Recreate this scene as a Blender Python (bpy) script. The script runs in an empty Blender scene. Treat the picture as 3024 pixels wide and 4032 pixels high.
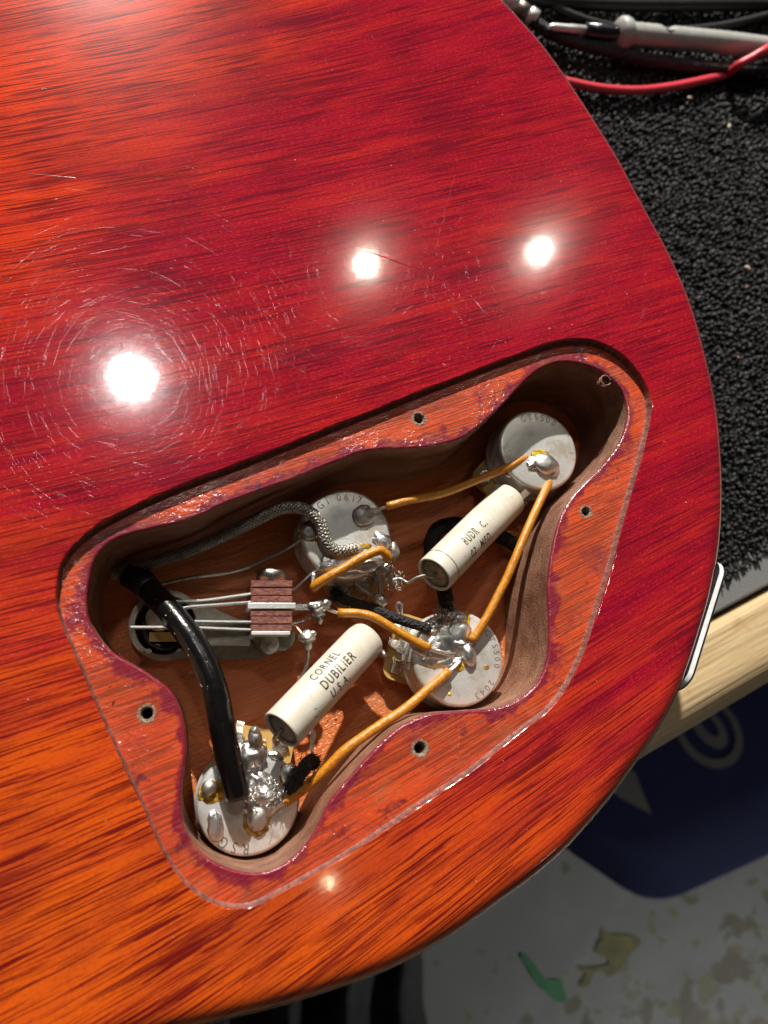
import bpy, bmesh, math, random
import numpy as np
from mathutils import Vector, Matrix, noise
from mathutils.geometry import delaunay_2d_cdt

# ------------------------------------------------------------------ camera, world, lamps, exposure
S = 0.001                                   # everything below is measured in millimetres
sc = bpy.context.scene
COL = sc.collection
FPX, CAMH = 2933.0, 174.0                   # focal length in photograph pixels, camera height over the guitar back
nd = Vector((-.2438, .2618, .934)).normalized()
UP = -nd
AX = (Vector((1, 0, 0)) - UP * UP.x).normalized()
AY = UP.cross(AX)

def P(px, py, z=0.0):
    """point (mm) at height z seen at photograph pixel (px, py)"""
    r = Vector(((px - 1512) / FPX, (py - 2016) / FPX, 1.0))
    w = Vector((r.dot(AX), r.dot(AY), r.dot(UP)))
    return Vector((0, 0, CAMH)) + w * ((z - CAMH) / w.z)

cam_d = bpy.data.cameras.new('camera')
cam = bpy.data.objects.new('camera', cam_d); COL.objects.link(cam)
cx, cy, cz = Vector((AX.x, AY.x, UP.x)), -Vector((AX.y, AY.y, UP.y)), -Vector((AX.z, AY.z, UP.z))
cam.matrix_world = Matrix(((cx.x, cy.x, cz.x, 0), (cx.y, cy.y, cz.y, 0), (cx.z, cy.z, cz.z, CAMH * S), (0, 0, 0, 1)))
cam_d.sensor_fit = 'VERTICAL'; cam_d.sensor_height = 36; cam_d.sensor_width = 27
cam_d.lens = FPX / 4032 * 36
cam_d.clip_start = 0.01; cam_d.clip_end = 30
cam_d.dof.use_dof = True; cam_d.dof.focus_distance = 0.196; cam_d.dof.aperture_fstop = 13.0
sc.camera = cam

world = bpy.data.worlds.new('World'); sc.world = world; world.use_nodes = True
bg = world.node_tree.nodes['Background']
bg.inputs[0].default_value = (1.0, .95, .9, 1); bg.inputs[1].default_value = 0.035

def lamp(name, px, py, height, radius, watts, colour):
    """a round ceiling spot whose mirror image lies at photograph pixel (px, py)"""
    r = P(px, py, 0)
    k = (CAMH + height) / CAMH
    loc = Vector((r.x * k, r.y * k, height))
    d = bpy.data.lights.new(name, 'AREA'); d.shape = 'DISK'; d.size = 2 * radius * S
    d.energy = watts; d.color = colour
    o = bpy.data.objects.new(name, d); COL.objects.link(o)
    o.location = loc * S
    o.rotation_euler = (loc - Vector((50, 40, 0))).to_track_quat('Z', 'Y').to_euler()
    return o
lamp('ceiling_lamp', 520, 1492, 900, 31, .86, (1, .97, .94))
lamp('ceiling_lamp', 1440, 1040, 1300, 24, .66, (1, .91, .74))
lamp('ceiling_lamp', 2124, 993, 1300, 25, .76, (1, .93, .78))
lamp('ceiling_lamp', 1298, 3473, 1300, 9, .05, (1, .80, .50))
# the key: a bench lamp low beyond the top of the picture, whose light rakes down into the cavity
def aimed(name, loc, target, radius, watts, colour, spread=180):
    d = bpy.data.lights.new(name, 'AREA'); d.shape = 'DISK'; d.size = 2 * radius * S; d.energy = watts; d.color = colour
    d.spread = math.radians(spread)
    o = bpy.data.objects.new(name, d); COL.objects.link(o); o.location = Vector(loc) * S
    o.rotation_euler = (Vector(loc) - Vector(target)).to_track_quat('Z', 'Y').to_euler(); return o
aimed('key_lamp', (50 - .32 * 3500, 40 + 1.60 * 3500, 3500), (50, 40, 0), 66, 940, (1, .965, .91))
aimed('added_floor_fill', (1700, -1400, 300), (640, -380, -600), 120, 1.15, (1, .99, .97), 44)  # added fill, set low and narrow to brighten the floor and tub flank

sc.view_settings.view_transform = 'Standard'
sc.view_settings.look = 'None'; sc.view_settings.exposure = 0; sc.view_settings.gamma = 1
sc.cycles.use_denoising = True
sc.cycles.max_bounces = 8

# ------------------------------------------------------------------ shader helper
class X:
    """a socket (or number) with arithmetic that writes Math nodes"""
    def __init__(s, nt, v): s.nt, s.v = nt, v
    def _m(s, op, *a):
        n = s.nt.nodes.new('ShaderNodeMath'); n.operation = op
        for i, x in enumerate((s,) + a):
            x = x.v if isinstance(x, X) else x
            if hasattr(x, 'is_linked'): s.nt.links.new(x, n.inputs[i])
            else: n.inputs[i].default_value = x
        return X(s.nt, n.outputs[0])
    def __add__(s, o): return s._m('ADD', o)
    __radd__ = __add__
    def __mul__(s, o): return s._m('MULTIPLY', o)
    __rmul__ = __mul__
    def __sub__(s, o): return s._m('SUBTRACT', o)
    def __rsub__(s, o): return X(s.nt, o)._m('SUBTRACT', s)
    def pow(s, o): return s._m('POWER', o)
    def max(s, o): return s._m('MAXIMUM', o)
    def min(s, o): return s._m('MINIMUM', o)
    def abs(s): return s._m('ABSOLUTE')
    def sin(s): return s._m('SINE')
    def ss(s, a, b):
        n = s.nt.nodes.new('ShaderNodeMapRange'); n.interpolation_type = 'SMOOTHSTEP'
        s.nt.links.new(s.v, n.inputs[0]) 
        n.inputs[1].default_value, n.inputs[2].default_value = a, b
        return X(s.nt, n.outputs[0])

class Mat:
    def __init__(s, name):
        s.m = bpy.data.materials.new(name); s.m.use_nodes = True
        s.nt = s.m.node_tree; s.b = s.nt.nodes['Principled BSDF']
        tc = s.nt.nodes.new('ShaderNodeTexCoord')
        sep = s.nt.nodes.new('ShaderNodeSeparateXYZ')
        s.nt.links.new(tc.outputs['Object'], sep.inputs[0])
        s.x, s.y, s.z = [X(s.nt, sep.outputs[i]) * 1000.0 for i in range(3)]
    def vec(s, x, y, z):
        c = s.nt.nodes.new('ShaderNodeCombineXYZ')
        for i, a in enumerate((x, y, z)):
            a = a.v if isinstance(a, X) else a
            if hasattr(a, 'is_linked'): s.nt.links.new(a, c.inputs[i])
            else: c.inputs[i].default_value = a
        return c.outputs[0]
    def noise(s, x, y, z, scale=1.0, detail=2.0, rough=.5, dist=0.0):
        n = s.nt.nodes.new('ShaderNodeTexNoise'); n.inputs['Scale'].default_value = scale
        n.inputs['Detail'].default_value = detail; n.inputs['Roughness'].default_value = rough
        n.inputs['Distortion'].default_value = dist
        s.nt.links.new(s.vec(x, y, z), n.inputs['Vector'])
        return X(s.nt, n.outputs['Fac'])
    def voro(s, x, y, z, scale=1.0, feature='F1', rnd=1.0):
        n = s.nt.nodes.new('ShaderNodeTexVoronoi'); n.feature = feature
        n.inputs['Scale'].default_value = scale; n.inputs['Randomness'].default_value = rnd
        s.nt.links.new(s.vec(x, y, z), n.inputs['Vector'])
        return X(s.nt, n.outputs['Distance'])
    def attr(s, name):
        n = s.nt.nodes.new('ShaderNodeAttribute'); n.attribute_name = name
        return X(s.nt, n.outputs['Fac'])
    def mix(s, f, a, b):
        n = s.nt.nodes.new('ShaderNodeMix'); n.data_type = 'RGBA'
        for sock, v in ((n.inputs[0], f), (n.inputs[6], a), (n.inputs[7], b)):
            v = v.v if isinstance(v, X) else v
            if hasattr(v, 'is_linked'): s.nt.links.new(v, sock)
            elif isinstance(v, (int, float)): sock.default_value = v
            else: sock.default_value = tuple(v) + (1,)
        return n.outputs[2]
    def set(s, **k):
        names = dict(col='Base Color', rough='Roughness', metal='Metallic', spec='Specular IOR Level', coat='Coat Weight',
                     coatr='Coat Roughness', sheen='Sheen Weight', sss='Subsurface Weight')
        for a, v in k.items():
            sock = s.b.inputs[names[a]]
            v = v.v if isinstance(v, X) else v
            if hasattr(v, 'is_linked'): s.nt.links.new(v, sock)
            elif a == 'col': sock.default_value = tuple(v) + (1,)
            else: sock.default_value = v
        return s
    def bump(s, h, dist=.0003, strength=1.0, coat=None):
        """height field in units of dist metres; coat: a second, finer height for the lacquer"""
        for hh, name in ((h, 'Normal'), (coat if coat is not None else h, 'Coat Normal')):
            if hh is None: continue
            n = s.nt.nodes.new('ShaderNodeBump'); n.inputs['Strength'].default_value = strength
            n.inputs['Distance'].default_value = dist
            s.nt.links.new(hh.v, n.inputs['Height'])
            s.nt.links.new(n.outputs[0], s.b.inputs[name])
        return s

def lin(r, g, b):
    return tuple((c / 255 / 12.92) if c <= 10 else ((c / 255 + .055) / 1.055) ** 2.4 for c in (r, g, b))

# ------------------------------------------------------------------ mesh helpers (all in millimetres, world axes)
class MB:
    def __init__(s): s.v, s.f, s.sm, s.at = [], [], [], []
    def add(s, vs, fs, smooth=True, att=None):
        o = len(s.v); s.v += [tuple(v) for v in vs]
        s.f += [tuple(i + o for i in f) for f in fs]; s.sm += [smooth] * len(fs)
        s.at += list(att) if att is not None else [0.0] * len(vs)
        return s

def tag(o, label=None, cat=None, group=None, kind=None):
    for k, v in (('label', label), ('category', cat), ('group', group), ('kind', kind)):
        if v: o[k] = v
    return o

def origin_of(o):
    return Vector(o['_org']) if '_org' in o else Vector((0, 0, 0))

ORG = {}
def build(name, mb, mat, parent=None, origin=None, **t):
    org = ORG[parent.name] if parent is not None else Vector(origin if origin is not None else (0, 0, 0))
    me = bpy.data.meshes.new(name)
    a = np.array(mb.v, dtype=float).reshape(-1, 3) - np.array(org)
    me.from_pydata((a * S).tolist(), [], mb.f)
    me.polygons.foreach_set('use_smooth', mb.sm)
    if any(mb.at):
        at = me.attributes.new('edge', 'FLOAT', 'POINT'); at.data.foreach_set('value', mb.at)
    me.update()
    if mat is not None: me.materials.append(mat.m if isinstance(mat, Mat) else mat)
    o = bpy.data.objects.new(name, me); COL.objects.link(o)
    if parent is not None: o.parent = parent
    else: o.location = org * S
    ORG[o.name] = org
    return tag(o, **t)

def thing(name, loc, label, cat, group=None):
    o = bpy.data.objects.new(name, None); COL.objects.link(o)
    o.empty_display_size = .01
    o.location = Vector(loc) * S; ORG[o.name] = Vector(loc)
    return tag(o, label, cat, group)

def catmull(pts, n=8, closed=False):
    pts = [Vector(p) for p in pts]; out = []
    N = len(pts)
    for i in range(N if closed else N - 1):
        if closed: a, b, c, d = pts[i - 1], pts[i], pts[(i + 1) % N], pts[(i + 2) % N]
        else:
            b, c = pts[i], pts[i + 1]
            a = pts[i - 1] if i else b * 2 - c
            d = pts[i + 2] if i + 2 < N else c * 2 - b
        m = n if isinstance(n, int) else max(1, int((c - b).length / n))
        for k in range(m):
            t = k / m
            out.append(.5 * ((2 * b) + (c - a) * t + (2 * a - 5 * b + 4 * c - d) * t * t + (3 * b - a - 3 * c + d) * t ** 3))
    if not closed: out.append(pts[-1])
    return out

def frames(pts):
    T = []
    for i in range(len(pts)):
        a, b = pts[max(0, i - 1)], pts[min(len(pts) - 1, i + 1)]
        T.append((b - a).normalized() if (b - a).length > 1e-9 else Vector((1, 0, 0)))
    n = T[0].orthogonal().normalized(); out = []
    for t in T:
        n = (n - t * n.dot(t)).normalized()
        out.append((t, n, t.cross(n)))
    return out

def tube(mb, pts, r, sides=10, cap=True, smooth=True, bulge=0.0):
    fr = frames(pts); vs, fs = [], []
    for i, (p, (t, n, b)) in enumerate(zip(pts, fr)):
        rr = r[i] if isinstance(r, (list, tuple)) else r
        for k in range(sides):
            a = 2 * math.pi * k / sides
            vs.append(p + (n * math.cos(a) + b * math.sin(a)) * rr)
    for i in range(len(pts) - 1):
        for k in range(sides):
            k2 = (k + 1) % sides
            fs.append((i * sides + k, i * sides + k2, (i + 1) * sides + k2, (i + 1) * sides + k))
    mb.add(vs, fs, smooth)
    if cap:
        o = len(mb.v) - len(vs)
        for i, rev in ((0, True), (len(pts) - 1, False)):
            idx = [o + i * sides + k for k in range(sides)]
            mb.f.append(tuple(reversed(idx)) if rev else tuple(idx)); mb.sm.append(False)
    return mb

def box(mb, c, ux, uy, uz, bev=0.0):
    """box centred at c with half-axes ux, uy, uz; bevelled by bev mm"""
    c = Vector(c); ux, uy, uz = Vector(ux), Vector(uy), Vector(uz)
    bm = bmesh.new(); bmesh.ops.create_cube(bm, size=2)
    L = (ux.length, uy.length, uz.length)
    for v in bm.verts: v.co = Vector((v.co.x * L[0], v.co.y * L[1], v.co.z * L[2]))
    if bev: bmesh.ops.bevel(bm, geom=bm.edges[:], offset=min(bev, min(L) * .8), segments=2, affect='EDGES', profile=.5)
    M = (ux.normalized(), uy.normalized(), uz.normalized())
    bm.verts.ensure_lookup_table()
    vs = [c + M[0] * v.co.x + M[1] * v.co.y + M[2] * v.co.z for v in bm.verts]
    fs = [tuple(v.index for v in f.verts) for f in bm.faces]
    bm.free(); mb.add(vs, fs, False); return mb

def lathe(mb, c, axis, prof, sides=32, wob=0.0, seed=0):
    """profile [(radius, height)] turned about axis through c"""
    axis = Vector(axis).normalized(); n = axis.orthogonal().normalized(); b = axis.cross(n); c = Vector(c)
    vs, fs = [], []
    for (r, h) in prof:
        for k in range(sides):
            a = 2 * math.pi * k / sides
            rr = r * (1 + wob * noise.noise((math.cos(a) * 2 + seed, math.sin(a) * 2, h * .3)))
            vs.append(c + axis * h + (n * math.cos(a) + b * math.sin(a)) * rr)
    for i in range(len(prof) - 1):
        for k in range(sides):
            k2 = (k + 1) % sides
            fs.append((i * sides + k, i * sides + k2, (i + 1) * sides + k2, (i + 1) * sides + k))
    mb.add(vs, fs, True); o = len(mb.v) - len(vs)
    if prof[0][0] > 1e-4: mb.f.append(tuple(o + k for k in reversed(range(sides)))); mb.sm.append(False)
    if prof[-1][0] > 1e-4: mb.f.append(tuple(o + (len(prof) - 1) * sides + k for k in range(sides))); mb.sm.append(False)
    return mb

def prism(mb, poly, zdir, smooth=False):
    """closed polygon (list of 3-D points) extruded by vector zdir"""
    N = len(poly); poly = [Vector(p) for p in poly]; z = Vector(zdir)
    vs = poly + [p + z for p in poly]
    nrm = Vector((0, 0, 0))
    for i in range(N): nrm += poly[i].cross(poly[(i + 1) % N])
    fl = nrm.dot(z) < 0
    fs = [tuple(range(N)), tuple(range(2 * N - 1, N - 1, -1))]
    fs += [(i, i + N, (i + 1) % N + N, (i + 1) % N) for i in range(N)]
    if not fl: fs = [tuple(reversed(f)) for f in fs]
    else: pass
    mb.add(vs, fs, smooth); return mb

def blob(mb, c, r, seed=0, amp=.25, freq=1.0, rot=0.0, sub=3, up=(0, 0, 1)):
    """lump of molten solder: noisy ellipsoid with radii r about c, turned by rot about z"""
    bm = bmesh.new(); bmesh.ops.create_icosphere(bm, subdivisions=sub, radius=1)
    R = Matrix.Rotation(rot, 3, 'Z'); vs = []
    c = Vector(c)
    for v in bm.verts:
        d = v.co.normalized()
        k = 1 + amp * noise.fractal(d * freq * 1.3 + Vector((seed * 7.1, seed * 3.3, seed)), 1.0, 2.0, 3)
        p = Vector((d.x * r[0], d.y * r[1], d.z * r[2])) * k
        vs.append(c + R @ p)
    fs = [tuple(v.index for v in f.verts) for f in bm.faces]
    bm.free(); mb.add(vs, fs, True); return mb

def pip(x, y, poly):
    r = False; j = len(poly) - 1
    for i in range(len(poly)):
        xi, yi, xj, yj = poly[i][0], poly[i][1], poly[j][0], poly[j][1]
        if (yi > y) != (yj > y) and x < (xj - xi) * (y - yi) / (yj - yi) + xi: r = not r
        j = i
    return r

def sheet(mb, outer, holes, z, extra=(), zf=None, att=None, smooth=False):
    """flat sheet between outer ring and holes, with optional inner points"""
    pts, edges = [], []
    for ring in [outer] + list(holes):
        o = len(pts); pts += [Vector((p[0], p[1])) for p in ring]
        edges += [(o + i, o + (i + 1) % len(ring)) for i in range(len(ring))]
    pts += [Vector((p[0], p[1])) for p in extra]
    V, E, F, *_ = delaunay_2d_cdt(pts, edges, [], 0, 1e-6)
    fs = []
    for f in F:
        x = sum(V[i].x for i in f) / len(f); y = sum(V[i].y for i in f) / len(f)
        if pip(x, y, outer) and not any(pip(x, y, h) for h in holes): fs.append(tuple(f))
    fs = [f if (V[f[1]] - V[f[0]]).cross(V[f[2]] - V[f[0]]) > 0 else tuple(reversed(f)) for f in fs]
    mb.add([(v.x, v.y, z if zf is None else zf(v.x, v.y)) for v in V], fs, smooth, None if att is None else [att(v.x, v.y) for v in V])
    return mb

def offset(ring, d):
    """move a closed 2-D ring by d along its outward normal (ring counter-clockwise)"""
    N = len(ring); out = []
    for i in range(N):
        a, b = ring[i - 1], ring[(i + 1) % N]
        t = Vector((b[0] - a[0], b[1] - a[1])).normalized()
        out.append(Vector((ring[i][0] + t.y * d, ring[i][1] - t.x * d)))
    return out

def ccw(ring):
    s = sum(ring[i - 1][0] * ring[i][1] - ring[i][0] * ring[i - 1][1] for i in range(len(ring)))
    return ring if s > 0 else list(reversed(ring))

def strips(mb, rings, zs, flip=False, att=None):
    """skin between successive rings (2-D) at heights zs"""
    N = len(rings[0]); vs, fs, at = [], [], []
    for j, (r, z) in enumerate(zip(rings, zs)):
        vs += [(p[0], p[1], z) for p in r]; at += [att[j] if att else 0.0] * N
    for j in range(len(rings) - 1):
        for i in range(N):
            q = (j * N + i, j * N + (i + 1) % N, (j + 1) * N + (i + 1) % N, (j + 1) * N + i)
            fs.append(tuple(reversed(q)) if flip else q)
    mb.add(vs, fs, True, at if att else None); return mb

_glyph = {}
def glyph(ch, size, bold=.0):
    """flat outline triangles of one character, (verts, faces, advance)"""
    if (ch, size, bold) in _glyph: return _glyph[(ch, size, bold)]
    cu = bpy.data.curves.new('glyph', 'FONT'); cu.body = ch; cu.size = size; cu.resolution_u = 3; cu.offset = size * bold
    o = bpy.data.objects.new('glyph', cu); COL.objects.link(o)
    dg = bpy.context.evaluated_depsgraph_get(); dg.update()
    me = o.evaluated_get(dg).to_mesh()
    vs = [v.co.copy() for v in me.vertices]; fs = [tuple(p.vertices) for p in me.polygons]
    o.evaluated_get(dg).to_mesh_clear()
    bpy.data.objects.remove(o); bpy.data.curves.remove(cu)
    adv = (max(v.x for v in vs) if vs else size * .3) + size * .10
    _glyph[(ch, size, bold)] = (vs, fs, adv); return _glyph[(ch, size, bold)]
# ------------------------------------------------------------------ materials
# direction of the wood grain: measured angles (degrees rising to the right) at photograph pixels, fitted with a cubic field
GR = [(300, 300, 12), (900, 500, 13), (1500, 700, 14), (1900, 300, 14), (2000, 700, 14), (2300, 900, 13), (2500, 1200, 17), (2620, 1100, 14), (1000, 60, 14), (1500, 100, 15),
      (1900, 40, 14), (300, 40, 12), (1400, 400, 15), (2700, 1900, 28), (2700, 2300, 33), (2400, 2900, 39), (2000, 3200, 37), (1800, 3400, 36), (1300, 3700, 36), (900, 3750, 35),
      (500, 3700, 32), (350, 3850, 32), (200, 3500, 25), (150, 3250, 20), (150, 2700, 16), (100, 2300, 12), (300, 1900, 9), (800, 1500, 9), (1300, 1400, 11), (1700, 1250, 12),
      (400, 1000, 11), (1000, 1000, 12), (2200, 1250, 15), (2300, 2400, 30), (1600, 2900, 29), (1200, 2200, 16), (1000, 2800, 23), (600, 3300, 26)]
def _g(x, y):    # gradient rows of the basis
    x, y = x / 100, y / 100
    return (np.array([1, 2 * x, y, 0, 3 * x * x, 2 * x * y, y * y, 0, 0]), np.array([0, 0, x, 2 * y, 0, x * x, 2 * x * y, 3 * y * y, 1]))
A_, B_ = [], []
for (px, py, an) in GR:
    p = P(px, py); q = P(px + 40 * math.cos(math.radians(an)), py - 40 * math.sin(math.radians(an)))
    d = (q - p).normalized(); gx, gy = _g(p.x, p.y)
    A_.append(gx * d.x + gy * d.y); B_.append(-d.y)
    A_.append((-gx * d.y + gy * d.x) * .35); B_.append((1 - d.x) * .35)     # even line spacing
A_ = np.array(A_ + list(.02 * np.eye(9))); B_ = np.array(B_ + [0] * 9)
GC = np.linalg.lstsq(A_, B_, rcond=None)[0]

def grain_uv(m):
    x, y = m.x * .01, m.y * .01
    xx, xy, yy = x * x, x * y, y * y
    c = [float(k) for k in GC]
    v = y * (1.0 + c[8]) + x * c[0] + xx * c[1] + xy * c[2] + yy * c[3] + xx * x * c[4] + xx * y * c[5] + xy * y * c[6] + yy * y * c[7]
    return m.x + m.y * .25, v * 100.0

def wood_base(m, gain=1.25, orange=None, porous=1.0):
    """mahogany under cherry lacquer: colour socket, pore height"""
    u, v = grain_uv(m)
    warp = m.noise(u * .035, v * .25, 0.0, detail=2) * 1.2
    v = v + warp
    band = m.noise(u * .012, v * .16, 2.0, detail=3, rough=.6)
    fig = m.noise(u * .032, v * .060, 5.0, detail=2, rough=.55)
    dens = m.noise(u * .022, v * .10, 9.0, detail=2, rough=.6)
    p1 = m.noise(u * .034, v * 1.9, 0.0, detail=2, rough=.5)
    p2 = m.noise(u * .055, v * 3.3, 7.0, detail=1, rough=.5)
    p3 = (m.noise(u * .010, v * .75, 13.0, detail=1, rough=.4) - .5).abs()
    p4 = m.noise(u * .045, v * .9, 17.0, detail=2)
    fleck = m.noise(u * .9, v * 2.2, 3.0, detail=2, rough=.7)
    cross = m.noise(u * 1.3, v * .5, 4.0, detail=1)
    amber = None
    if orange is None:
        # faded towards amber along the lower bout edge, more orange in the far corner of the back
        o1 = ((band - .5) * 60.0 - m.x * .28 - m.y).ss(-70.0, 46.0)
        amber = (o1 * 1.0 + (band - .5) * .8).max(0.0).min(1.0)
        o2 = (m.y * .55 - m.x * 1.05 + (band - .5) * 55.0).ss(68.0, 150.0)
        rim = (m.x * .9 - m.y * .12 + (band - .5) * 40.0).ss(150.0, 190.0) * .25
        orange = (o1.max(o2) + (band - .5) * .9 + (fig - .5) * .25 + rim).max(0.0).min(1.0)
    pores = ((p1 + (dens - .5) * .28).ss(.562, .592)).max((p2 + (dens - .5) * .34).ss(.562, .598) * .80)
    pores = pores.max((.5 - p3 * 20.0).ss(.0, .30) * (p4 + (dens - .5) * .5).ss(.46, .55) * .8)
    pores = pores * porous * (orange * .22 + .78)
    hot = (.62 * gain, .050 * gain, .0035 * gain) if amber is None else m.mix(amber, (.62 * gain, .046 * gain, .0045 * gain), (.54 * gain, .088 * gain, .0030 * gain))
    c = m.mix(orange, (.265 * gain, .0026 * gain, .0165 * gain), hot)
    c = m.mix((band - .36) * 1.2 * 0.9, c, (.40 * gain, .010 * gain, .008 * gain))
    c = m.mix((.52 - fig).ss(-.0, .18) * .30, c, (.115 * gain, .003 * gain, .010 * gain))
    c = m.mix((fleck - .5).ss(.0, .22) * .20, c, (.80 * gain, .10 * gain, .010 * gain))
    c = m.mix((.5 - fleck).ss(.0, .25) * .35, c, (.14 * gain, .003 * gain, .006 * gain))
    c = m.mix(pores * .95, c, m.mix(orange, (.075 * gain, .0015 * gain, .0095 * gain), (.105 * gain, .0028 * gain, .0035 * gain)))
    return c, pores, fleck, cross

wood = Mat('cherry_lacquered_mahogany')
c, pores, fleck, cross = wood_base(wood)
dull = wood.noise(wood.x, wood.y, 0.0, scale=.03, detail=3, rough=.6)
hz = wood.noise(wood.x, wood.y, 3.0, scale=1.6, detail=2)
wood.set(col=c, rough=.14, spec=.38, coat=1.0, coatr=(dull * .05 + .035))
pit = (1.0 - wood.voro(wood.x, wood.y, 0.0, scale=.035).ss(.006, .020)) * .35
wob = wood.noise(wood.x, wood.y, 3.0, scale=.35, detail=1)
rip = wood.noise(wood.x * .25, wood.y, 8.0, scale=.9, detail=1)
wood.bump(wob * .004, .001, 1.0, coat=(wob * .006 + rip * .0002 - pit * .08))

ledge_m = Mat('ledge_mahogany')
c, pores, fleck, cross = wood_base(ledge_m, 1.15, orange=(ledge_m.noise(ledge_m.x, ledge_m.y, 4.0, scale=.10, detail=3).ss(.22, .46)), porous=.8)
c = ledge_m.mix(.22, c, (.42, .12, .035))
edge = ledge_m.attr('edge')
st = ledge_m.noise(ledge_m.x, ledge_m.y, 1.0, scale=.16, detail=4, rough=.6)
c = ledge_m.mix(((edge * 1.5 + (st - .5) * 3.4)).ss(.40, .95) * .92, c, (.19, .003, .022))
dk = ledge_m.noise(ledge_m.x, ledge_m.y, 6.0, scale=.13, detail=4, rough=.65)
c = ledge_m.mix(dk.ss(.60, .70) * .75, c, (.05, .004, .022))
pale = ledge_m.noise(ledge_m.x, ledge_m.y, 8.0, scale=.11, detail=4, rough=.65)
c = ledge_m.mix(pale.ss(.52, .72) * .35, c, (.50, .14, .05))
lump = ledge_m.noise(ledge_m.x, ledge_m.y, ledge_m.z, scale=.85, detail=3, rough=.55)
ledge_m.set(col=c, rough=.5, coat=.9, coatr=.16, spec=.3)
lump2 = ledge_m.noise(ledge_m.x, ledge_m.y, 30.0, scale=.09, detail=2)
ledge_m.bump(lump * .12 - pores * .06, .0011, 1.0, coat=lump * (lump2.ss(.40, .65) * .45 + .10))

recess_m = Mat('recess_edge_wood')
s_ = recess_m.noise(recess_m.x, recess_m.y, recess_m.z * .3, scale=.6, detail=4, rough=.65)
c = recess_m.mix(s_.ss(.38, .66), (.13, .048, .036), (.26, .10, .075))
recess_m.set(col=c, rough=.55, coat=.25, coatr=.2).bump(s_, .0005)

wall_m = Mat('raw_cavity_wall')
n1 = wall_m.noise(wall_m.x, wall_m.y, wall_m.z * 1.5, scale=.14, detail=4, rough=.6)
n2 = wall_m.noise(wall_m.x * .6, wall_m.y * .6, wall_m.z * 3.5, scale=.5, detail=4, rough=.7)
n3 = wall_m.noise(wall_m.x, wall_m.y, wall_m.z, scale=1.7, detail=3, rough=.7)
c = wall_m.mix(n1.ss(.3, .7), (.22, .085, .045), (.37, .185, .105))
c = wall_m.mix(n2.ss(.50, .70) * .8, c, (.085, .028, .016))
c = wall_m.mix(n3.ss(.66, .74) * .6, c, (.012, .008, .007))
wall_m.set(col=c, rough=.5, spec=.4, coat=.25, coatr=.3).bump(n2 * .8 + n3 * .5, .0008)

floor_m = Mat('cavity_floor_wood')
c, pores, fleck, cross = wood_base(floor_m, 1.1, orange=(floor_m.noise(floor_m.x, floor_m.y, 11.0, scale=.06, detail=3).ss(.2, .5) * .85), porous=.7)
r_ = floor_m.noise(floor_m.x, floor_m.y, 15.0, scale=.09, detail=4, rough=.6)
c = floor_m.mix(r_.ss(.55, .68) * .7, c, (.10, .010, .010))
c = floor_m.mix(.6, c, (.70, .235, .050))
lump = floor_m.noise(floor_m.x, floor_m.y, 0.0, scale=.75, detail=3, rough=.6)
floor_m.set(col=c, rough=.45, coat=.85, coatr=.16, spec=.3)
floor_m.bump(lump * .2 - pores * .15, .001, 1.0, coat=lump * 1.1)

raw_m = Mat('bare_splintered_wood')
q = raw_m.noise(raw_m.x, raw_m.y, raw_m.z, scale=1.6, detail=4, rough=.7)
raw_m.set(col=raw_m.mix(q.ss(.35, .65), (.10, .05, .03), (.46, .32, .21)), rough=.7).bump(q, .0006)

def metal(name, col, rough, stain=(.25, .18, .10), amount=.4, scale=.25, metallic=1.0, brush=0.0):
    m = Mat(name)
    s1 = m.noise(m.x, m.y, m.z, scale=scale, detail=4, rough=.65)
    s2 = m.noise(m.x, m.y, m.z, scale=scale * 9, detail=3, rough=.7)
    c = m.mix(s1.ss(.44, .68) * amount, col, stain)
    c = m.mix(s2.ss(.6, .75) * .25, c, tuple(k * .55 for k in col))
    m.set(col=c, rough=(s1 * .18 + s2 * .12 + (rough - .15)), metal=metallic)
    m.bump(s2, .00008 + brush)
    return m
can_m = metal('dull_nickel_can', (.80, .79, .75), .34, (.50, .43, .32), .75, .16, .55)
tin_m = metal('bright_solder', (.86, .85, .82), .31, (.34, .26, .16), .45, .35, 1.0)
oldtin_m = metal('dull_solder', (.52, .49, .44), .40, (.20, .15, .10), .6, .5, .9)
lug_m = metal('tinned_lug', (.70, .68, .62), .26, (.45, .36, .22), .45, .5, 1.0)
steel_m = metal('aged_steel', (.36, .335, .27), .42, (.20, .16, .10), .7, .3, .85)
bright_m = metal('bright_steel', (.88, .88, .85), .32, (.5, .48, .42), .3, .4, .5)
copper_m = metal('copper_wire', (.72, .42, .26), .3, (.4, .2, .1), .4, .5, 1.0)
flux_m = Mat('amber_flux'); fl = flux_m.noise(flux_m.x, flux_m.y, flux_m.z, scale=.9, detail=3)
flux_m.set(col=flux_m.mix(fl.ss(.35, .65), (.62, .40, .02), (.22, .10, .01)), rough=.25, coat=.6, coatr=.1)
stamp_m = Mat('stamped_shadowed_metal'); stamp_m.set(col=(.20, .185, .165), rough=.5, metal=.7)

phen_m = Mat('brown_phenolic')
k1 = phen_m.noise(phen_m.x * .5, phen_m.y, phen_m.z, scale=1.6, detail=4, rough=.75)
phen_m.set(col=phen_m.mix(k1.ss(.35, .65), (.115, .028, .022), (.30, .095, .055)), rough=.55).bump(k1, .0004)
wafer_m = Mat('tan_phenolic')
k1 = wafer_m.noise(wafer_m.x, wafer_m.y, wafer_m.z, scale=.25, detail=3)
wafer_m.set(col=wafer_m.mix(k1, (.42, .235, .06), (.58, .37, .12)), rough=.35, sss=0.0, coat=.3, coatr=.2)

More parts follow.
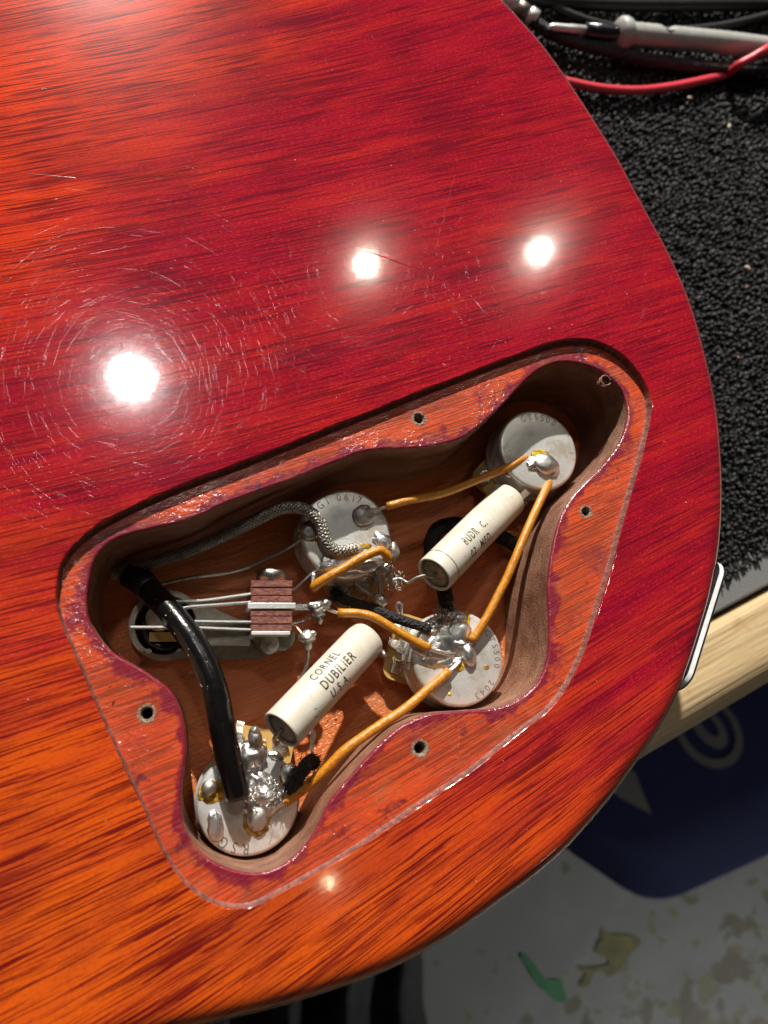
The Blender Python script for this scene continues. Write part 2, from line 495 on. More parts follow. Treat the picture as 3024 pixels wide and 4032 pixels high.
def plain(name, col, rough, var=.25, scale=.4, **k):
    m = Mat(name); q = m.noise(m.x, m.y, m.z, scale=scale, detail=4, rough=.65)
    m.set(col=m.mix(q.ss(.3, .7), tuple(c * (1 - var) for c in col), tuple(min(1, c * (1 + var)) for c in col)), rough=rough, **k)
    m.bump(q, .00012); return m
orange_m = Mat('waxed_orange_insulation')
q = orange_m.noise(orange_m.x, orange_m.y, orange_m.z, scale=.9, detail=4, rough=.7)
q2 = orange_m.noise(orange_m.x, orange_m.y, orange_m.z, scale=.12, detail=2)
oc = orange_m.mix(q.ss(.3, .75), (.46, .155, .004), (.68, .27, .007))
oc = orange_m.mix(q2.ss(.5, .7) * .4, oc, (.50, .26, .02))
orange_m.set(col=oc, rough=.36, coat=.5, coatr=.14).bump(q, .0003)
vinyl_m = plain('black_vinyl', (.005, .0045, .0045), .22, .3, .5, coat=.3)
cloth_m = plain('black_waxed_cloth', (.014, .013, .013), .75, .5, 1.5)
cloth_m.bump(cloth_m.voro(cloth_m.x, cloth_m.y, cloth_m.z, scale=1.5), .0006)
braid_m = metal('tarnished_braid', (.46, .42, .36), .36, (.16, .12, .08), .6, .5, .85)
core_m = plain('dark_core', (.006, .005, .005), .8)

cream_m = Mat('cream_ceramic')
q = cream_m.noise(cream_m.x, cream_m.y, cream_m.z, scale=.22, detail=4, rough=.7)
q2 = cream_m.noise(cream_m.x, cream_m.y, cream_m.z, scale=.55, detail=3, rough=.6)
q3 = cream_m.noise(cream_m.x, cream_m.y, cream_m.z, scale=3.0, detail=2)
cc = cream_m.mix(q.ss(.35, .7), (.66, .61, .51), (.58, .51, .39))
cc = cream_m.mix(q2.ss(.64, .74) * .6, cc, (.40, .31, .17))
cc = cream_m.mix(q3.ss(.66, .78) * .4, cc, (.34, .30, .22))
cream_m.set(col=cc, rough=.45, coat=.1, coatr=.3).bump(q3, .00006)
seal_m = plain('olive_epoxy', (.27, .25, .18), .5, .4, .5)
ink_m = Mat('worn_ink')
q = ink_m.noise(ink_m.x, ink_m.y, ink_m.z, scale=1.1, detail=3, rough=.7)
ink_m.set(col=ink_m.mix(q.ss(.60, .70), (.025, .024, .022), (.36, .33, .28)), rough=.5)
faint_m = Mat('faded_ink')
q = faint_m.noise(faint_m.x, faint_m.y, faint_m.z, scale=1.0, detail=3, rough=.7)
faint_m.set(col=faint_m.mix(q.ss(.52, .66), (.07, .065, .06), (.50, .46, .38)), rough=.5)

blackply_m = plain('black_plastic', (.018, .018, .019), .42, .5, .8)
whiteply_m = plain('white_plastic', (.82, .82, .80), .45, .08, .5)

solid_m = plain('black_ink', (.02, .02, .02), .5)
# ------------------------------------------------------------------ setting: floor, bench
random.seed(4)
ZC, ZB, ZF = -62.0, -66.0, -600.0           # carpet, bench top, floor

floor_g = Mat('painted_concrete')
n1 = floor_g.noise(floor_g.x, floor_g.y, 0.0, scale=.013, detail=5, rough=.6)
n2 = floor_g.noise(floor_g.x, floor_g.y, 5.0, scale=.030, detail=4, rough=.55)
side = (floor_g.x * .45 - floor_g.y * .9).ss(330.0, 620.0)
n3 = floor_g.noise(floor_g.x, floor_g.y, 9.0, scale=.05, detail=3)
fc = floor_g.mix(n1, (.165, .175, .165), (.235, .245, .235))
fc = floor_g.mix((n2 + side * .26 - .07).ss(.575, .635) * .85, fc, (.095, .082, .042))
fc = floor_g.mix((n3 + side * .14).ss(.64, .72) * .7, fc, (.15, .135, .05))
floor_g.set(col=fc, rough=.55).bump(n1, .002)
mb = MB(); mb.add([(-4000, -4000, ZF), (4000, -4000, ZF), (4000, 4000, ZF), (-4000, 4000, ZF)], [(0, 1, 2, 3)], False)
ground = build('floor', mb, floor_g, kind='structure')

def splash(name, pts, mat, lab):
    ring = catmull([P(x, y, ZF + 1) for x, y in pts], 3, True); mb = MB()
    ring = ccw([Vector((p.x + 2.2 * noise.noise((i * .21, 1, 0)), p.y + 2.2 * noise.noise((i * .21, 9, 0)))) for i, p in enumerate(ring)])
    sheet(mb, ring, [], ZF + 1.0); strips(mb, [ring, ring], [ZF + .1, ZF + 1.0])
    o = build(name, mb, mat, label=lab); o.parent = ground; return o
olive_m = plain('olive_paint', (.12, .115, .022), .5, .3, .05)
green_m = plain('green_paint', (.018, .16, .055), .45, .25, .05)
splash('paint_splash', [(2372, 3662), (2392, 3676), (2440, 3680), (2490, 3684), (2520, 3708), (2505, 3738), (2470, 3756), (2460, 3790), (2446, 3822), (2424, 3836), (2396, 3845), (2376, 3826), (2340, 3832), (2326, 3868), (2300, 3890), (2284, 3872), (2302, 3842), (2280, 3826), (2282, 3806), (2330, 3808), (2384, 3800), (2390, 3776), (2352, 3752), (2346, 3726), (2366, 3700)], olive_m, 'olive paint splash')
splash('paint_splash', [(2048, 3756), (2078, 3766), (2108, 3800), (2140, 3842), (2160, 3864), (2190, 3854), (2214, 3862), (2222, 3895), (2234, 3944), (2212, 3950), (2180, 3936), (2148, 3906), (2116, 3880), (2088, 3838), (2064, 3798)], green_m, 'bright green paint streak')

pine_m = Mat('pale_pine')
e1 = (P(2500, 3034, ZB) - P(3024, 2719, ZB)); e1.z = 0; e1.normalize()   # along the bench edge
e2 = Vector((-e1.y, e1.x, 0));
if e2.y > 0: e2 = -e2                                                   # outwards, away from the bench
al = pine_m.x * float(e1.x) + pine_m.y * float(e1.y); ac = pine_m.x * float(e2.x) + pine_m.y * float(e2.y)
g1 = pine_m.noise(al * .02, ac * .45, pine_m.z * .3, detail=4, rough=.6)
g2 = pine_m.noise(al * .10, ac * .10, 3.0, detail=3)
pc = pine_m.mix(g1.ss(.3, .7), (.52, .36, .18), (.62, .46, .25))
pc = pine_m.mix(g2.ss(.6, .75) * .4, pc, (.38, .21, .09))
pine_m.set(col=pc, rough=.5, coat=.15, coatr=.3).bump(g1, .0006)
grey_m = plain('grey_laminate', (.17, .168, .16), .5, .12, .8)

bench = thing('workbench', (150, 50, ZB - 60), 'workbench with a grey top and a rounded pale wooden edge rail under the guitar', 'workbench')
q0 = P(2500, 3034, ZB); rail_out = q0                # outer line of the rail
def along(s, o, z): return Vector((q0.x, q0.y, 0)) + -e1 * s + e2 * o + Vector((0, 0, z))
mb = MB(); box(mb, along(-200, -33 - 700, ZB - 10), e1 * 1300, e2 * 700, Vector((0, 0, 10)), 1.0)
build('bench_top', mb, grey_m, bench)
mb = MB()
prof = [(-31, -60), (-31, -3), (-30, 0.5), (-28, 1.5)]
prof += [(-14 + 15 * math.sin(t), -13.5 + 15 * math.cos(t)) for t in np.linspace(0, math.pi / 2, 10)] + [(1, -60)]
ring_a = [along(-1500, o, ZB + z) for o, z in prof]; 
prism(mb, ring_a, -e1 * 2600, False)
build('wooden_rail', mb, pine_m, bench)
for s in (-1200, 900):
    mb = MB(); box(mb, along(s, -120, (ZF + ZB - 60) / 2 + 15), e1 * 35, e2 * 35, Vector((0, 0, (ZB - 60 - ZF) / 2 - 20)), 2)
    build('leg', mb, pine_m, bench)

# ------------------------------------------------------------------ electric guitar, lying on its face
G = thing('electric_guitar', (0, 0, -36), 'cherry red mahogany guitar lying face down with its control cavity open', 'electric guitar')
BODY = [(1981, 0), (2050, 73), (2132, 164), (2214, 273), (2287, 383), (2369, 510), (2442, 629), (2505, 747), (2560, 848), (2615, 948),
        (2669, 1057), (2715, 1167), (2748, 1265), (2779, 1380), (2810, 1508), (2833, 1645), (2846, 1800), (2850, 1936), (2845, 2073),
        (2830, 2201), (2802, 2346), (2760, 2492), (2706, 2656), (2642, 2797), (2578, 2907), (2496, 3025), (2423, 3125), (2332, 3235),
        (2223, 3353), (2095, 3463), (1968, 3554), (1831, 3654), (1694, 3737), (1512, 3829), (1276, 3912), (1094, 3967), (911, 4012),
        (820, 4034), (300, 4140), (-300, 4190), (-1000, 4080), (-1600, 3700), (-2000, 3000), (-2050, 2000), (-1800, 900), (-1300, 0), (-500, -500),
        (500, -600), (1300, -480), (1700, -260)]
RR = 6.5
zs_ = -2.2
ring0 = ccw([Vector((p.x, p.y)) for p in catmull([P(x, y, zs_) for x, y in BODY], 2.2, True)])
# the silhouette touches the round-over a little inside its outermost line
ring0 = offset(ring0, 1.0)
prof = [(RR * (1 - math.cos(t)), -RR + RR * math.sin(t)) for t in np.linspace(0, math.pi / 2, 12)]
rings = [offset(ring0, -3.0), ring0, ring0] + [offset(ring0, -d) for d, z in prof[1:]] + [offset(ring0, -RR - .5)]
zs = [-38, -35, prof[0][1]] + [z for d, z in prof[1:]] + [0]
RECESS = [(1512, 1597), (1003, 1800), (729, 1905), (510, 2000), (365, 2082), (283, 2155), (239, 2228), (221, 2328), (228, 2410), (260, 2501), (301, 2593),
          (342, 2688), (401, 2825), (474, 2989), (547, 3144), (602, 3271), (656, 3381), (729, 3481), (811, 3545), (880, 3570), (957, 3576), (1030, 3556),
          (1185, 3472), (1367, 3367), (1512, 3271), (1630, 3189), (1753, 3107), (1877, 3021), (1986, 2934), (2077, 2861), (2150, 2806), (2205, 2745),
          (2250, 2675), (2305, 2556), (2350, 2419), (2410, 2228), (2451, 2073), (2496, 1909), (2533, 1781), (2560, 1663), (2565, 1599), (2554, 1540),
          (2524, 1478), (2478, 1421), (2423, 1376), (2360, 1346), (2297, 1333), (2187, 1345), (2042, 1394), (1740, 1508)]
ZL = -2.3
lip = ccw([Vector((p.x, p.y)) for p in catmull([P(x, y, 0) for x, y in RECESS], .9, True)])
lip = [Vector((p.x + .06 * noise.noise((i * .35, 0, 0)) + .05 * noise.noise((i * 1.3, 5, 0)), p.y + .06 * noise.noise((i * .35, 9, 0)))) for i, p in enumerate(lip)]
mb = MB()
strips(mb, rings, zs)
bw_ = [.10 + .42 * max(0, .45 + noise.noise((p.x * .12, p.y * .12, 2)) + .5 * noise.noise((p.x * .7, p.y * .7, 6))) for p in lip]
def lipo(f):
    o = offset(lip, 1.0); return [a + (b - a) * f * w for a, b, w in zip(lip, o, bw_)]
lipz = lambda f: [-.03 - f * w for w in bw_]
sheet(mb, rings[-1], [lipo(1.0)], 0.0, smooth=True)
N_ = len(lip); o_ = len(mb.v); fs_ = []
for ring_, zz_ in ((lipo(1.0), [0] * N_), (lipo(.6), lipz(.10)), (lipo(.25), lipz(.38)), (lip, lipz(1.0))): mb.v += [(p.x, p.y, z) for p, z in zip(ring_, zz_)]
for j_ in range(3):
    for i_ in range(N_): fs_.append((o_ + j_ * N_ + i_, o_ + j_ * N_ + (i_ + 1) % N_, o_ + (j_ + 1) * N_ + (i_ + 1) % N_, o_ + (j_ + 1) * N_ + i_))
mb.f += fs_; mb.sm += [True] * len(fs_); mb.at += [0.0] * (4 * N_)
mb.add([(p.x, p.y, -38) for p in rings[0]], [tuple(reversed(range(len(rings[0]))))], False)
build('body', mb, wood, G)
mb = MB(); strips(mb, [offset(lip, .02), offset(lip, -.12), offset(lip, -.15), offset(lip, -.45)], [-.10, -1.2, ZL + .3, ZL])
build('recess_wall', mb, recess_m, G)

CAV = [(1512, 1768), (1422, 1781), (1322, 1818), (1139, 1891), (911, 1973), (756, 2042), (629, 2075), (510, 2102), (428, 2140), (374, 2201), (351, 2283),
       (342, 2374), (353, 2447), (392, 2515), (447, 2568), (510, 2606), (565, 2638), (620, 2675), (670, 2715), (702, 2770), (725, 2852), (734, 2934), (727, 3016),
       (714, 3107), (715, 3198), (734, 3271), (775, 3335), (838, 3390), (911, 3422), (984, 3436), (1057, 3430), (1130, 3394), (1203, 3326), (1249, 3253),
       (1294, 3162), (1349, 3089), (1422, 3007), (1512, 2912), (1585, 2856), (1667, 2818), (1740, 2803), (1822, 2798), (1922, 2791), (1986, 2779), (2059, 2743),
       (2114, 2692), (2137, 2650), (2152, 2602), (2161, 2547), (2161, 2438), (2157, 2328), (2161, 2246), (2177, 2146), (2200, 2055), (2241, 1973), (2296, 1909), (2360, 1845),
       (2414, 1781), (2451, 1718), (2472, 1645), (2464, 1572), (2432, 1513), (2369, 1462), (2296, 1432), (2223, 1424), (2159, 1435), (2104, 1467), (2050, 1517),
       (1995, 1576), (1940, 1631), (1877, 1686), (1813, 1727), (1749, 1747), (1676, 1761), (1594, 1766)]
ZFL = -30.0
cav = ccw([Vector((p.x, p.y)) for p in catmull([P(x, y, ZL) for x, y in CAV], 1.0, True)])
cav = [Vector((p.x + .10 * noise.noise((i * .2, 3, 0)) + .08 * noise.noise((i * .9, 3, 0)), p.y + .10 * noise.noise((i * .2, 7, 0)))) for i, p in enumerate(cav)]
HOLES = [(1650, 1648, 1.25), (2308, 2015, 1.15), (579, 2810, 1.25), (1654, 2947, 1.3)]
holes, centres = [], []
for k, (x, y, r) in enumerate(HOLES):
    c = P(x, y, ZL); centres.append((c, r))
    holes.append([Vector((c.x + r * 1.45 * (1 + .15 * noise.noise((a * 2, k, 0))) * math.cos(a), c.y + r * 1.45 * (1 + .15 * noise.noise((a * 2, k, 5))) * math.sin(a))) for a in np.linspace(0, 2 * math.pi, 21)[:-1]])
cav_np = np.array([(p.x, p.y) for p in cav])
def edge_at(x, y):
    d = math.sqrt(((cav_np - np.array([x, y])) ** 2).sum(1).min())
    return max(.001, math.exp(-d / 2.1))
lo = np.array([(p.x, p.y) for p in lip]).min(0); hi = np.array([(p.x, p.y) for p in lip]).max(0)
inner = offset(lip, -.45); cav_o = offset(cav, .55); extra = []
for x in np.arange(lo[0], hi[0], 1.3):
    for y in np.arange(lo[1], hi[1], 1.3):
        xx, yy = x + random.uniform(-.4, .4), y + random.uniform(-.4, .4)
        if pip(xx, yy, offset(inner, -.5)) and not pip(xx, yy, offset(cav_o, .5)) and all((xx - c.x) ** 2 + (yy - c.y) ** 2 > (r * 1.9) ** 2 for c, r in centres): extra.append((xx, yy))
mb = MB()
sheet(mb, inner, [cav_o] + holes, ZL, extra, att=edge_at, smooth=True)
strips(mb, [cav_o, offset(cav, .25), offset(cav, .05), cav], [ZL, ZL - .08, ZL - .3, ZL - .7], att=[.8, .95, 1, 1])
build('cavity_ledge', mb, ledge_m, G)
mb = MB(); zz = [ZL - .7, -6, -9, -12, -16, -20, -24, ZFL]
rr = []
for j, z in enumerate(zz):
    rr.append([Vector((p.x + (.18 * noise.noise((p.x * .3, p.y * .3, z * .4)) if j else 0), p.y + (.18 * noise.noise((p.x * .3, p.y * .3, z * .4 + 30)) if j else 0))) for p in cav])
rr[-1] = offset(cav, -.4)
strips(mb, rr, zz); build('cavity_wall', mb, wall_m, G)
mb = MB(); pts = [(x + random.uniform(-.5, .5), y + random.uniform(-.5, .5)) for x in np.arange(lo[0], hi[0], 2.5) for y in np.arange(lo[1], hi[1], 2.5) if pip(x, y, cav)]
sheet(mb, offset(cav, .6), [], ZFL, pts, zf=lambda x, y: ZFL + .25 * noise.noise((x * .15, y * .15, 0)), smooth=True)
build('cavity_floor', mb, floor_m, G)
for k, (c, r) in enumerate(centres):
    mb = MB()
    def hr(f, s): return [Vector((c.x + r * f * (1 + s * noise.noise((math.cos(a) * 3, math.sin(a) * 3, k + f))) * math.cos(a), c.y + r * f * (1 + s * noise.noise((math.cos(a) * 3, math.sin(a) * 3, k + f))) * math.sin(a))) for a in np.linspace(0, 2 * math.pi, 25)[:-1]]
    strips(mb, [hr(1.95, .35), hr(1.4, .3), hr(1.08, .15), hr(.95, .1), hr(.9, .1)], [ZL - .15, ZL + .16, ZL - .05, ZL - .7, -15])
    mb.add([(c.x + 3 * math.cos(a), c.y + 3 * math.sin(a), -15) for a in np.linspace(0, 2 * math.pi, 9)[:-1]], [tuple(range(8))], False)
    build('screw_hole', mb, raw_m, G)
# torn screw hole that breaks into the cavity at the far corner
c = P(2387, 1497, ZL); mb = MB()
for k in range(3):
    tube(mb, [c + Vector((1.55 * math.cos(a), 1.55 * math.sin(a), -.3 - k * .9)) for a in np.linspace(.0, 2 * math.pi * .93, 22)], .28 - .03 * k, 6)
build('screw_hole', mb, recess_m, G)

# fine scratches in the lacquer: low ridges of the same lacquered wood that only show where they catch a lamp
mb = MB(); rs = np.random.RandomState(5)
lip_o = offset(lip, 2.0)[::6]; edge_r = offset(ring0, -RR - 2)[::3]
def ridge(path, w, h):
    vs, fs = [], []
    n = len(path)
    for i, p in enumerate(path):
        t = (path[min(i + 1, n - 1)] - path[max(i - 1, 0)]).normalized(); s = Vector((-t.y, t.x))
        k = math.sin(math.pi * (i + .35) / (n - .3)) ** .5 if n > 2 else 1
        for q, hh in ((-1, -.004), (-.5, .7 * h), (0, h), (.5, .7 * h), (1, -.004)):
            vs.append((p.x + s.x * w * q * k, p.y + s.y * w * q * k, hh * k - .001))
    for i in range(n - 1):
        for k in range(4):
            a = i * 5 + k; fs.append((a, a + 5, a + 6, a + 1))
    mb.add(vs, fs, True)
cnt = 0
while cnt < 24000:
    x, y = rs.uniform(-62, 140), rs.uniform(-50, 215)
    # more wear where the body rubs against the player
    if rs.rand() > .35 + .65 * max(0, noise.noise((x * .02, y * .02, 3)) + .4): continue
    if y > 95 and rs.rand() < (y - 80 - x * .12) / 62: continue
    L = min(26, rs.exponential(4.5) + 1.0); a = rs.uniform(0, math.pi); bend = rs.normal(0, .012)
    n = 4 if L < 6 else 7; path = []
    for i in range(n):
        s = (i / (n - 1) - .5) * L; aa = a + bend * s
        path.append(Vector((x + s * math.cos(aa), y + s * math.sin(aa))))
    if not all(pip(p.x, p.y, edge_r) and not pip(p.x, p.y, lip_o) for p in (path[0], path[-1], path[n // 2])): continue
    w = rs.uniform(.026, .066) * (1.8 if rs.rand() < .05 else 1)
    ridge(path, w, w * rs.uniform(.012, .062)); cnt += 1
cnt = 0
while cnt < 170:
    x, y = rs.uniform(-60, 138), rs.uniform(-50, 118)
    L = rs.uniform(12, 42); a = rs.normal(1.2, .8); path = [Vector((x + (i / 8 - .5) * L * math.cos(a + .05 * i / 8), y + (i / 8 - .5) * L * math.sin(a + .05 * i / 8))) for i in range(9)]
    if not all(pip(p.x, p.y, edge_r) and not pip(p.x, p.y, lip_o) for p in path): continue
    w = rs.uniform(.02, .045); ridge(path, w, w * rs.uniform(.02, .09)); cnt += 1
for pts, w in [([(1420, 985), (1480, 1000), (1560, 1030), (1660, 1062)], .22), ([(1790, 690), (1740, 880), (1680, 1140), (1640, 1330)], .07), ([(160, 350), (260, 335)], .10),
               ([(80, 680), (180, 690), (300, 700)], .16), ([(2480, 1000), (2410, 1150)], .10), ([(30, 1080), (110, 1010), (190, 950), (255, 925)], .16), ([(120, 1140), (210, 1090), (330, 1060)], .16),
               ([(650, 620), (780, 670), (920, 720)], .09), ([(440, 2690), (430, 2710)], .2)]:
    ridge(catmull([Vector((P(x, y).x, P(x, y).y)) for x, y in pts], 5), w, w * .3)
sco = build('scratches', mb, wood, G, kind='stuff')

# dust: pale specks on the lacquer and in the cavity
def specks(name, spots, mat, par, smin, smax, seed):
    r_ = random.Random(seed); mb = MB()
    for p in spots:
        q = r_.uniform(smin, smax); blob(mb, p + Vector((0, 0, q * .25)), (q, q * r_.uniform(.4, .9), q * .4), seed=r_.random() * 9, amp=.3, rot=r_.uniform(0, 6), sub=1)
    return build(name, mb, mat, par, kind='stuff')
dust_m = plain('pale_dust', (.62, .52, .46), .7)
r_ = random.Random(3); sp_ = []
while len(sp_) < 60:
    x, y = r_.uniform(-60, 138), r_.uniform(-50, 200)
    if pip(x, y, edge_r) and not pip(x, y, lip_o): sp_.append(Vector((x, y, 0)))
specks('dust_specks', sp_, dust_m, G, .06, .22, 1)
cv_ = cav[::3]; sp_ = []
while len(sp_) < 260:
    x, y = r_.uniform(-25, 120), r_.uniform(-40, 115)
    if pip(x, y, offset(cv_, -1.0)): sp_.append(Vector((x, y, ZFL + .2)))
specks('sawdust', sp_, plain('cavity_sawdust', (.50, .28, .14), .7), G, .10, .42, 2)

# jack plate on the rim: black, white and black plies
a, b = P(2843, 2195, -2.4), P(2683, 2706, -2.4); mid = (a + b) / 2; t = (b - a); t.z = 0; W = t.length / 2; t.normalize()
out = Vector((-t.y, t.x, 0));
if out.x < 0: out = -out
jp = []
def ply(o0, o1, inset):
    mb = MB(); ring = []
    for (sx, sz, a0) in ((1, 1, 0), (-1, 1, 90), (-1, -1, 180), (1, -1, 270)):
        for a in np.linspace(a0, a0 + 90, 15):
            rc = 5.0
            s = sx * (W - rc - inset) + rc * math.cos(math.radians(a)); z = sz * (14 - rc - inset) + rc * math.sin(math.radians(a))
            ring.append(Vector((mid.x, mid.y, 0)) + t * s + out * o0 + Vector((0, 0, -16.4 + z)))
    # follow the gentle curve of the rim
    def bowed(p):
        s = (p - Vector((mid.x, mid.y, p.z))).dot(t) / W
        return p - out * (s * s * .9)
    ring = [bowed(p) for p in ring]
    prism(mb, ring, out * (o1 - o0), False); return mb
jm = build('jack_plate', ply(.5, 1.15, .0), blackply_m, G)
wp = build('white_ply', ply(1.15, 2.5, .0), whiteply_m, jm); bp = build('black_ply', ply(2.5, 3.2, .25), blackply_m, jm)
# ------------------------------------------------------------------ potentiometers
def soft(pts, n=6): return catmull([P(*p) for p in pts], n)

def ring_text(mb, c, rad, size, text, a0, z, squeeze=1.0):
    """characters round the can, tops outward, running clockwise from angle a0 (degrees)"""
    a = math.radians(a0)
    for ch in text:
        if ch == ' ': a -= size * .35 / rad; continue
        vs, fs, adv = glyph(ch, size); adv *= squeeze
        m = a - adv * .5 / rad
        up = Vector((math.cos(m), math.sin(m), 0)); rt = Vector((math.sin(m), -math.cos(m), 0))
        mb.add([Vector((c.x, c.y, z)) + up * (rad + v.y) + rt * (v.x * squeeze - adv * .5) for v in vs], fs, False)
        a -= (adv + size * .16) / rad
    return mb

def pot(px, py, z, r, wang, label, stamps, blobs, lugs=(1, 1, 1), wl=17.0, ww=9.2):
    c = P(px, py, z)
    t = thing('potentiometer', (c.x, c.y, ZFL), label, 'potentiometer', 'potentiometers wired in the control cavity')
    C3 = Vector((c.x, c.y, 0))
    mb = MB(); lathe(mb, C3, (0, 0, 1), [(r + .55, z - 9.6), (r + .55, z - 8.8), (r + .05, z - 8.5), (r, z - 7), (r, z - 1.1), (r - .12, z - .55), (r - .45, z - .16), (r - 1.0, z), (r * .5, z), (0, z)], 64)
    can = build('can', mb, can_m, t)
    mb = MB(); lathe(mb, C3, (0, 0, 1), [(8.2, ZFL + .1), (8.2, z - 11.6), (0, z - 11.6)], 32); build('bushing_collar', mb, steel_m, t)
    a = math.radians(wang); d = Vector((math.cos(a), math.sin(a), 0)); s = Vector((-d.y, d.x, 0))
    poly = [(-2, -ww), (wl - 4.5, -ww)] + [(wl - 3 + 3 * math.cos(q), -ww + 3 + 3 * math.sin(q)) for q in np.linspace(-math.pi / 2, 0, 6)] + \
           [(wl - 3 + 3 * math.cos(q), ww - 3 + 3 * math.sin(q)) for q in np.linspace(0, math.pi / 2, 6)] + [(wl - 4.5, ww), (-2, ww)]
    mb = MB(); prism(mb, [C3 + d * p + s * q + Vector((0, 0, z - 11.5)) for p, q in poly], Vector((0, 0, 1.6)))
    build('wafer', mb, wafer_m, t)
    for k, on in enumerate(lugs):
        q = (k - 1) * 5.6; mb = MB()
        path = [(r - .5, -9.3), (r + 1.6, -9.2), (r + 3.0, -9.0), (r + 4.4, -8.2), (r + 5.3, -6.2)] if on == 1 else [(r - .5, -9.2), (r + 1.2, -8.8), (r + 1.9, -6.5), (r + 1.4, -3.5), (r - .2, -.6)]
        pts = [C3 + d * p + s * q + Vector((0, 0, z + h)) for p, h in path]
        vs, fs = [], []
        for i, p in enumerate(pts):
            w = 1.25 if i < 3 else .95
            nn = (pts[min(i + 1, len(pts) - 1)] - pts[max(i - 1, 0)]).cross(s).normalized() * .25
            vs += [p + s * w + nn, p - s * w + nn, p - s * w - nn, p + s * w - nn]
        for i in range(len(pts) - 1):
            for j in range(4): fs.append((i * 4 + j, i * 4 + (j + 1) % 4, i * 4 + 4 + (j + 1) % 4, i * 4 + 4 + j))
        fs += [(0, 1, 2, 3), tuple(len(vs) - 4 + j for j in (3, 2, 1, 0))]
        mb.add(vs, fs, False)
        # crimp ears that fasten the lug to the wafer
        box(mb, C3 + d * (r + 1.2) + s * q + Vector((0, 0, z - 9.3)), d * 1.1, s * 1.9, Vector((0, 0, .35)), .2)
        build('lug', mb, lug_m, t)
    if stamps:
        mb = MB()
        for text, rad, size, a0, sq in stamps: ring_text(mb, c, rad * r, size, text, a0, z + .012, sq)
        build('stamped_number', mb, stamp_m, can)
    for (bx, by, dz, rx, ry, rz, rot, amp, mat) in blobs:
        p = P(bx, by, z + dz); mb = MB()
        blob(mb, p, (rx, ry, rz * .82), seed=bx * .01 + by * .017, amp=amp * 1.3, rot=math.radians(rot), freq=1.0 + .7 * (amp > .17))
        build('solder_blob', mb, mat, t)
    return t, c

T, O = tin_m, oldtin_m
potTL, cTL = pot(1362, 2100, -13.4, 12.15, -62, 'nickel potentiometer with a braided wire soldered on top, half in shade', [('G1', .74, 3.0, 140, .8), ('0617', .74, 3.0, 106, .8)],
    [(1429, 2031, .3, 3.0, 2.9, 1.7, 20, .10, O), (1440, 2010, .4, 1.6, 1.6, 1.0, 0, .2, O), (1232, 2090, .3, 3.6, 2.4, 1.3, 20, .25, oldtin_m), (1330, 2212, .2, 4.6, 3.0, 1.2, 12, .22, T), (1300, 2240, -.6, 2.2, 2.4, 1.4, 12, .22, T), (1380, 2190, .2, 3.6, 2.6, 1.1, 12, .22, T), (1420, 2222, -.3, 5.8, 2.6, 1.6, 8, .32, T),
     (1505, 2130, .2, 3.0, 2.2, 1.3, -40, .25, T), (1545, 2170, -1.2, 1.8, 2.6, 1.8, 10, .3, O), (1400, 2168, .3, 2.0, 1.5, 1.0, 0, .3, T), (1500, 2235, -2.2, 2.6, 2.0, 2.0, 0, .35, O), (1450, 2250, -2.6, 2.4, 1.4, 1.6, 0, .35, O)], lugs=(1, 1, 2))
potTR, cTR = pot(2122, 1771, -13.8, 12.3, -132, 'nickel potentiometer in the far corner with one fat round solder dome', [('CTS500', .76, 2.9, 121, .8), ("'", .76, 2.9, 30, .8), ('0', .80, 1.9, 2, .9)],
    [(2152, 1828, .4, 3.9, 3.2, 1.9, -15, .10, T), (2112, 1815, .2, 2.4, 1.6, 1.1, 10, .25, T), (2100, 1830, .2, 2.0, 1.5, .9, 0, .3, T), (2182, 1858, .2, 1.2, 1.8, .9, -20, .25, T), (2022, 1862, -1.5, 2.9, 1.3, 1.3, 25, .2, T)], lugs=(1, 1, 2))
potMI, cMI = pot(1807, 2591, -15, 12.6, 165, 'bright nickel potentiometer with three orange wires running into a smeared solder pool', [('CTS500', .80, 2.3, 44, 1.0), ('2043', .80, 2.3, -32, 1.0)],
    [(1765, 2515, .2, 5.6, 4.2, 1.0, -10, .24, T), (1805, 2495, .3, 3.6, 3.4, 1.0, 30, .22, T), (1735, 2545, .2, 4.2, 3.0, .9, 10, .25, T), (1845, 2580, .5, 1.9, 3.1, 1.9, 12, .12, T), (1822, 2540, .4, 3.0, 1.3, 1.1, -25, .2, T), (1738, 2575, .2, 4.2, 1.8, 1.0, -4, .25, T), (1755, 2605, .1, 3.2, 1.6, .6, 6, .25, T), (1700, 2600, -.1, 3.4, 2.2, .6, -10, .3, T), (1735, 2470, .0, 3.0, 2.0, .8, 20, .3, T), (1785, 2470, .0, 2.6, 2.2, .7, 0, .3, T),
     (1655, 2562, -.2, 3.0, 1.4, 1.3, -32, .2, T), (1690, 2580, .1, 1.4, 1.2, .8, 0, .3, T), (1815, 2435, .1, 1.8, 1.4, .9, 0, .3, T), (1715, 2480, .1, 2.3, 1.7, 1.2, 30, .4, T), (1800, 2605, .3, 1.6, 1.0, .8, 40, .2, T)], lugs=(1, 1, 2))
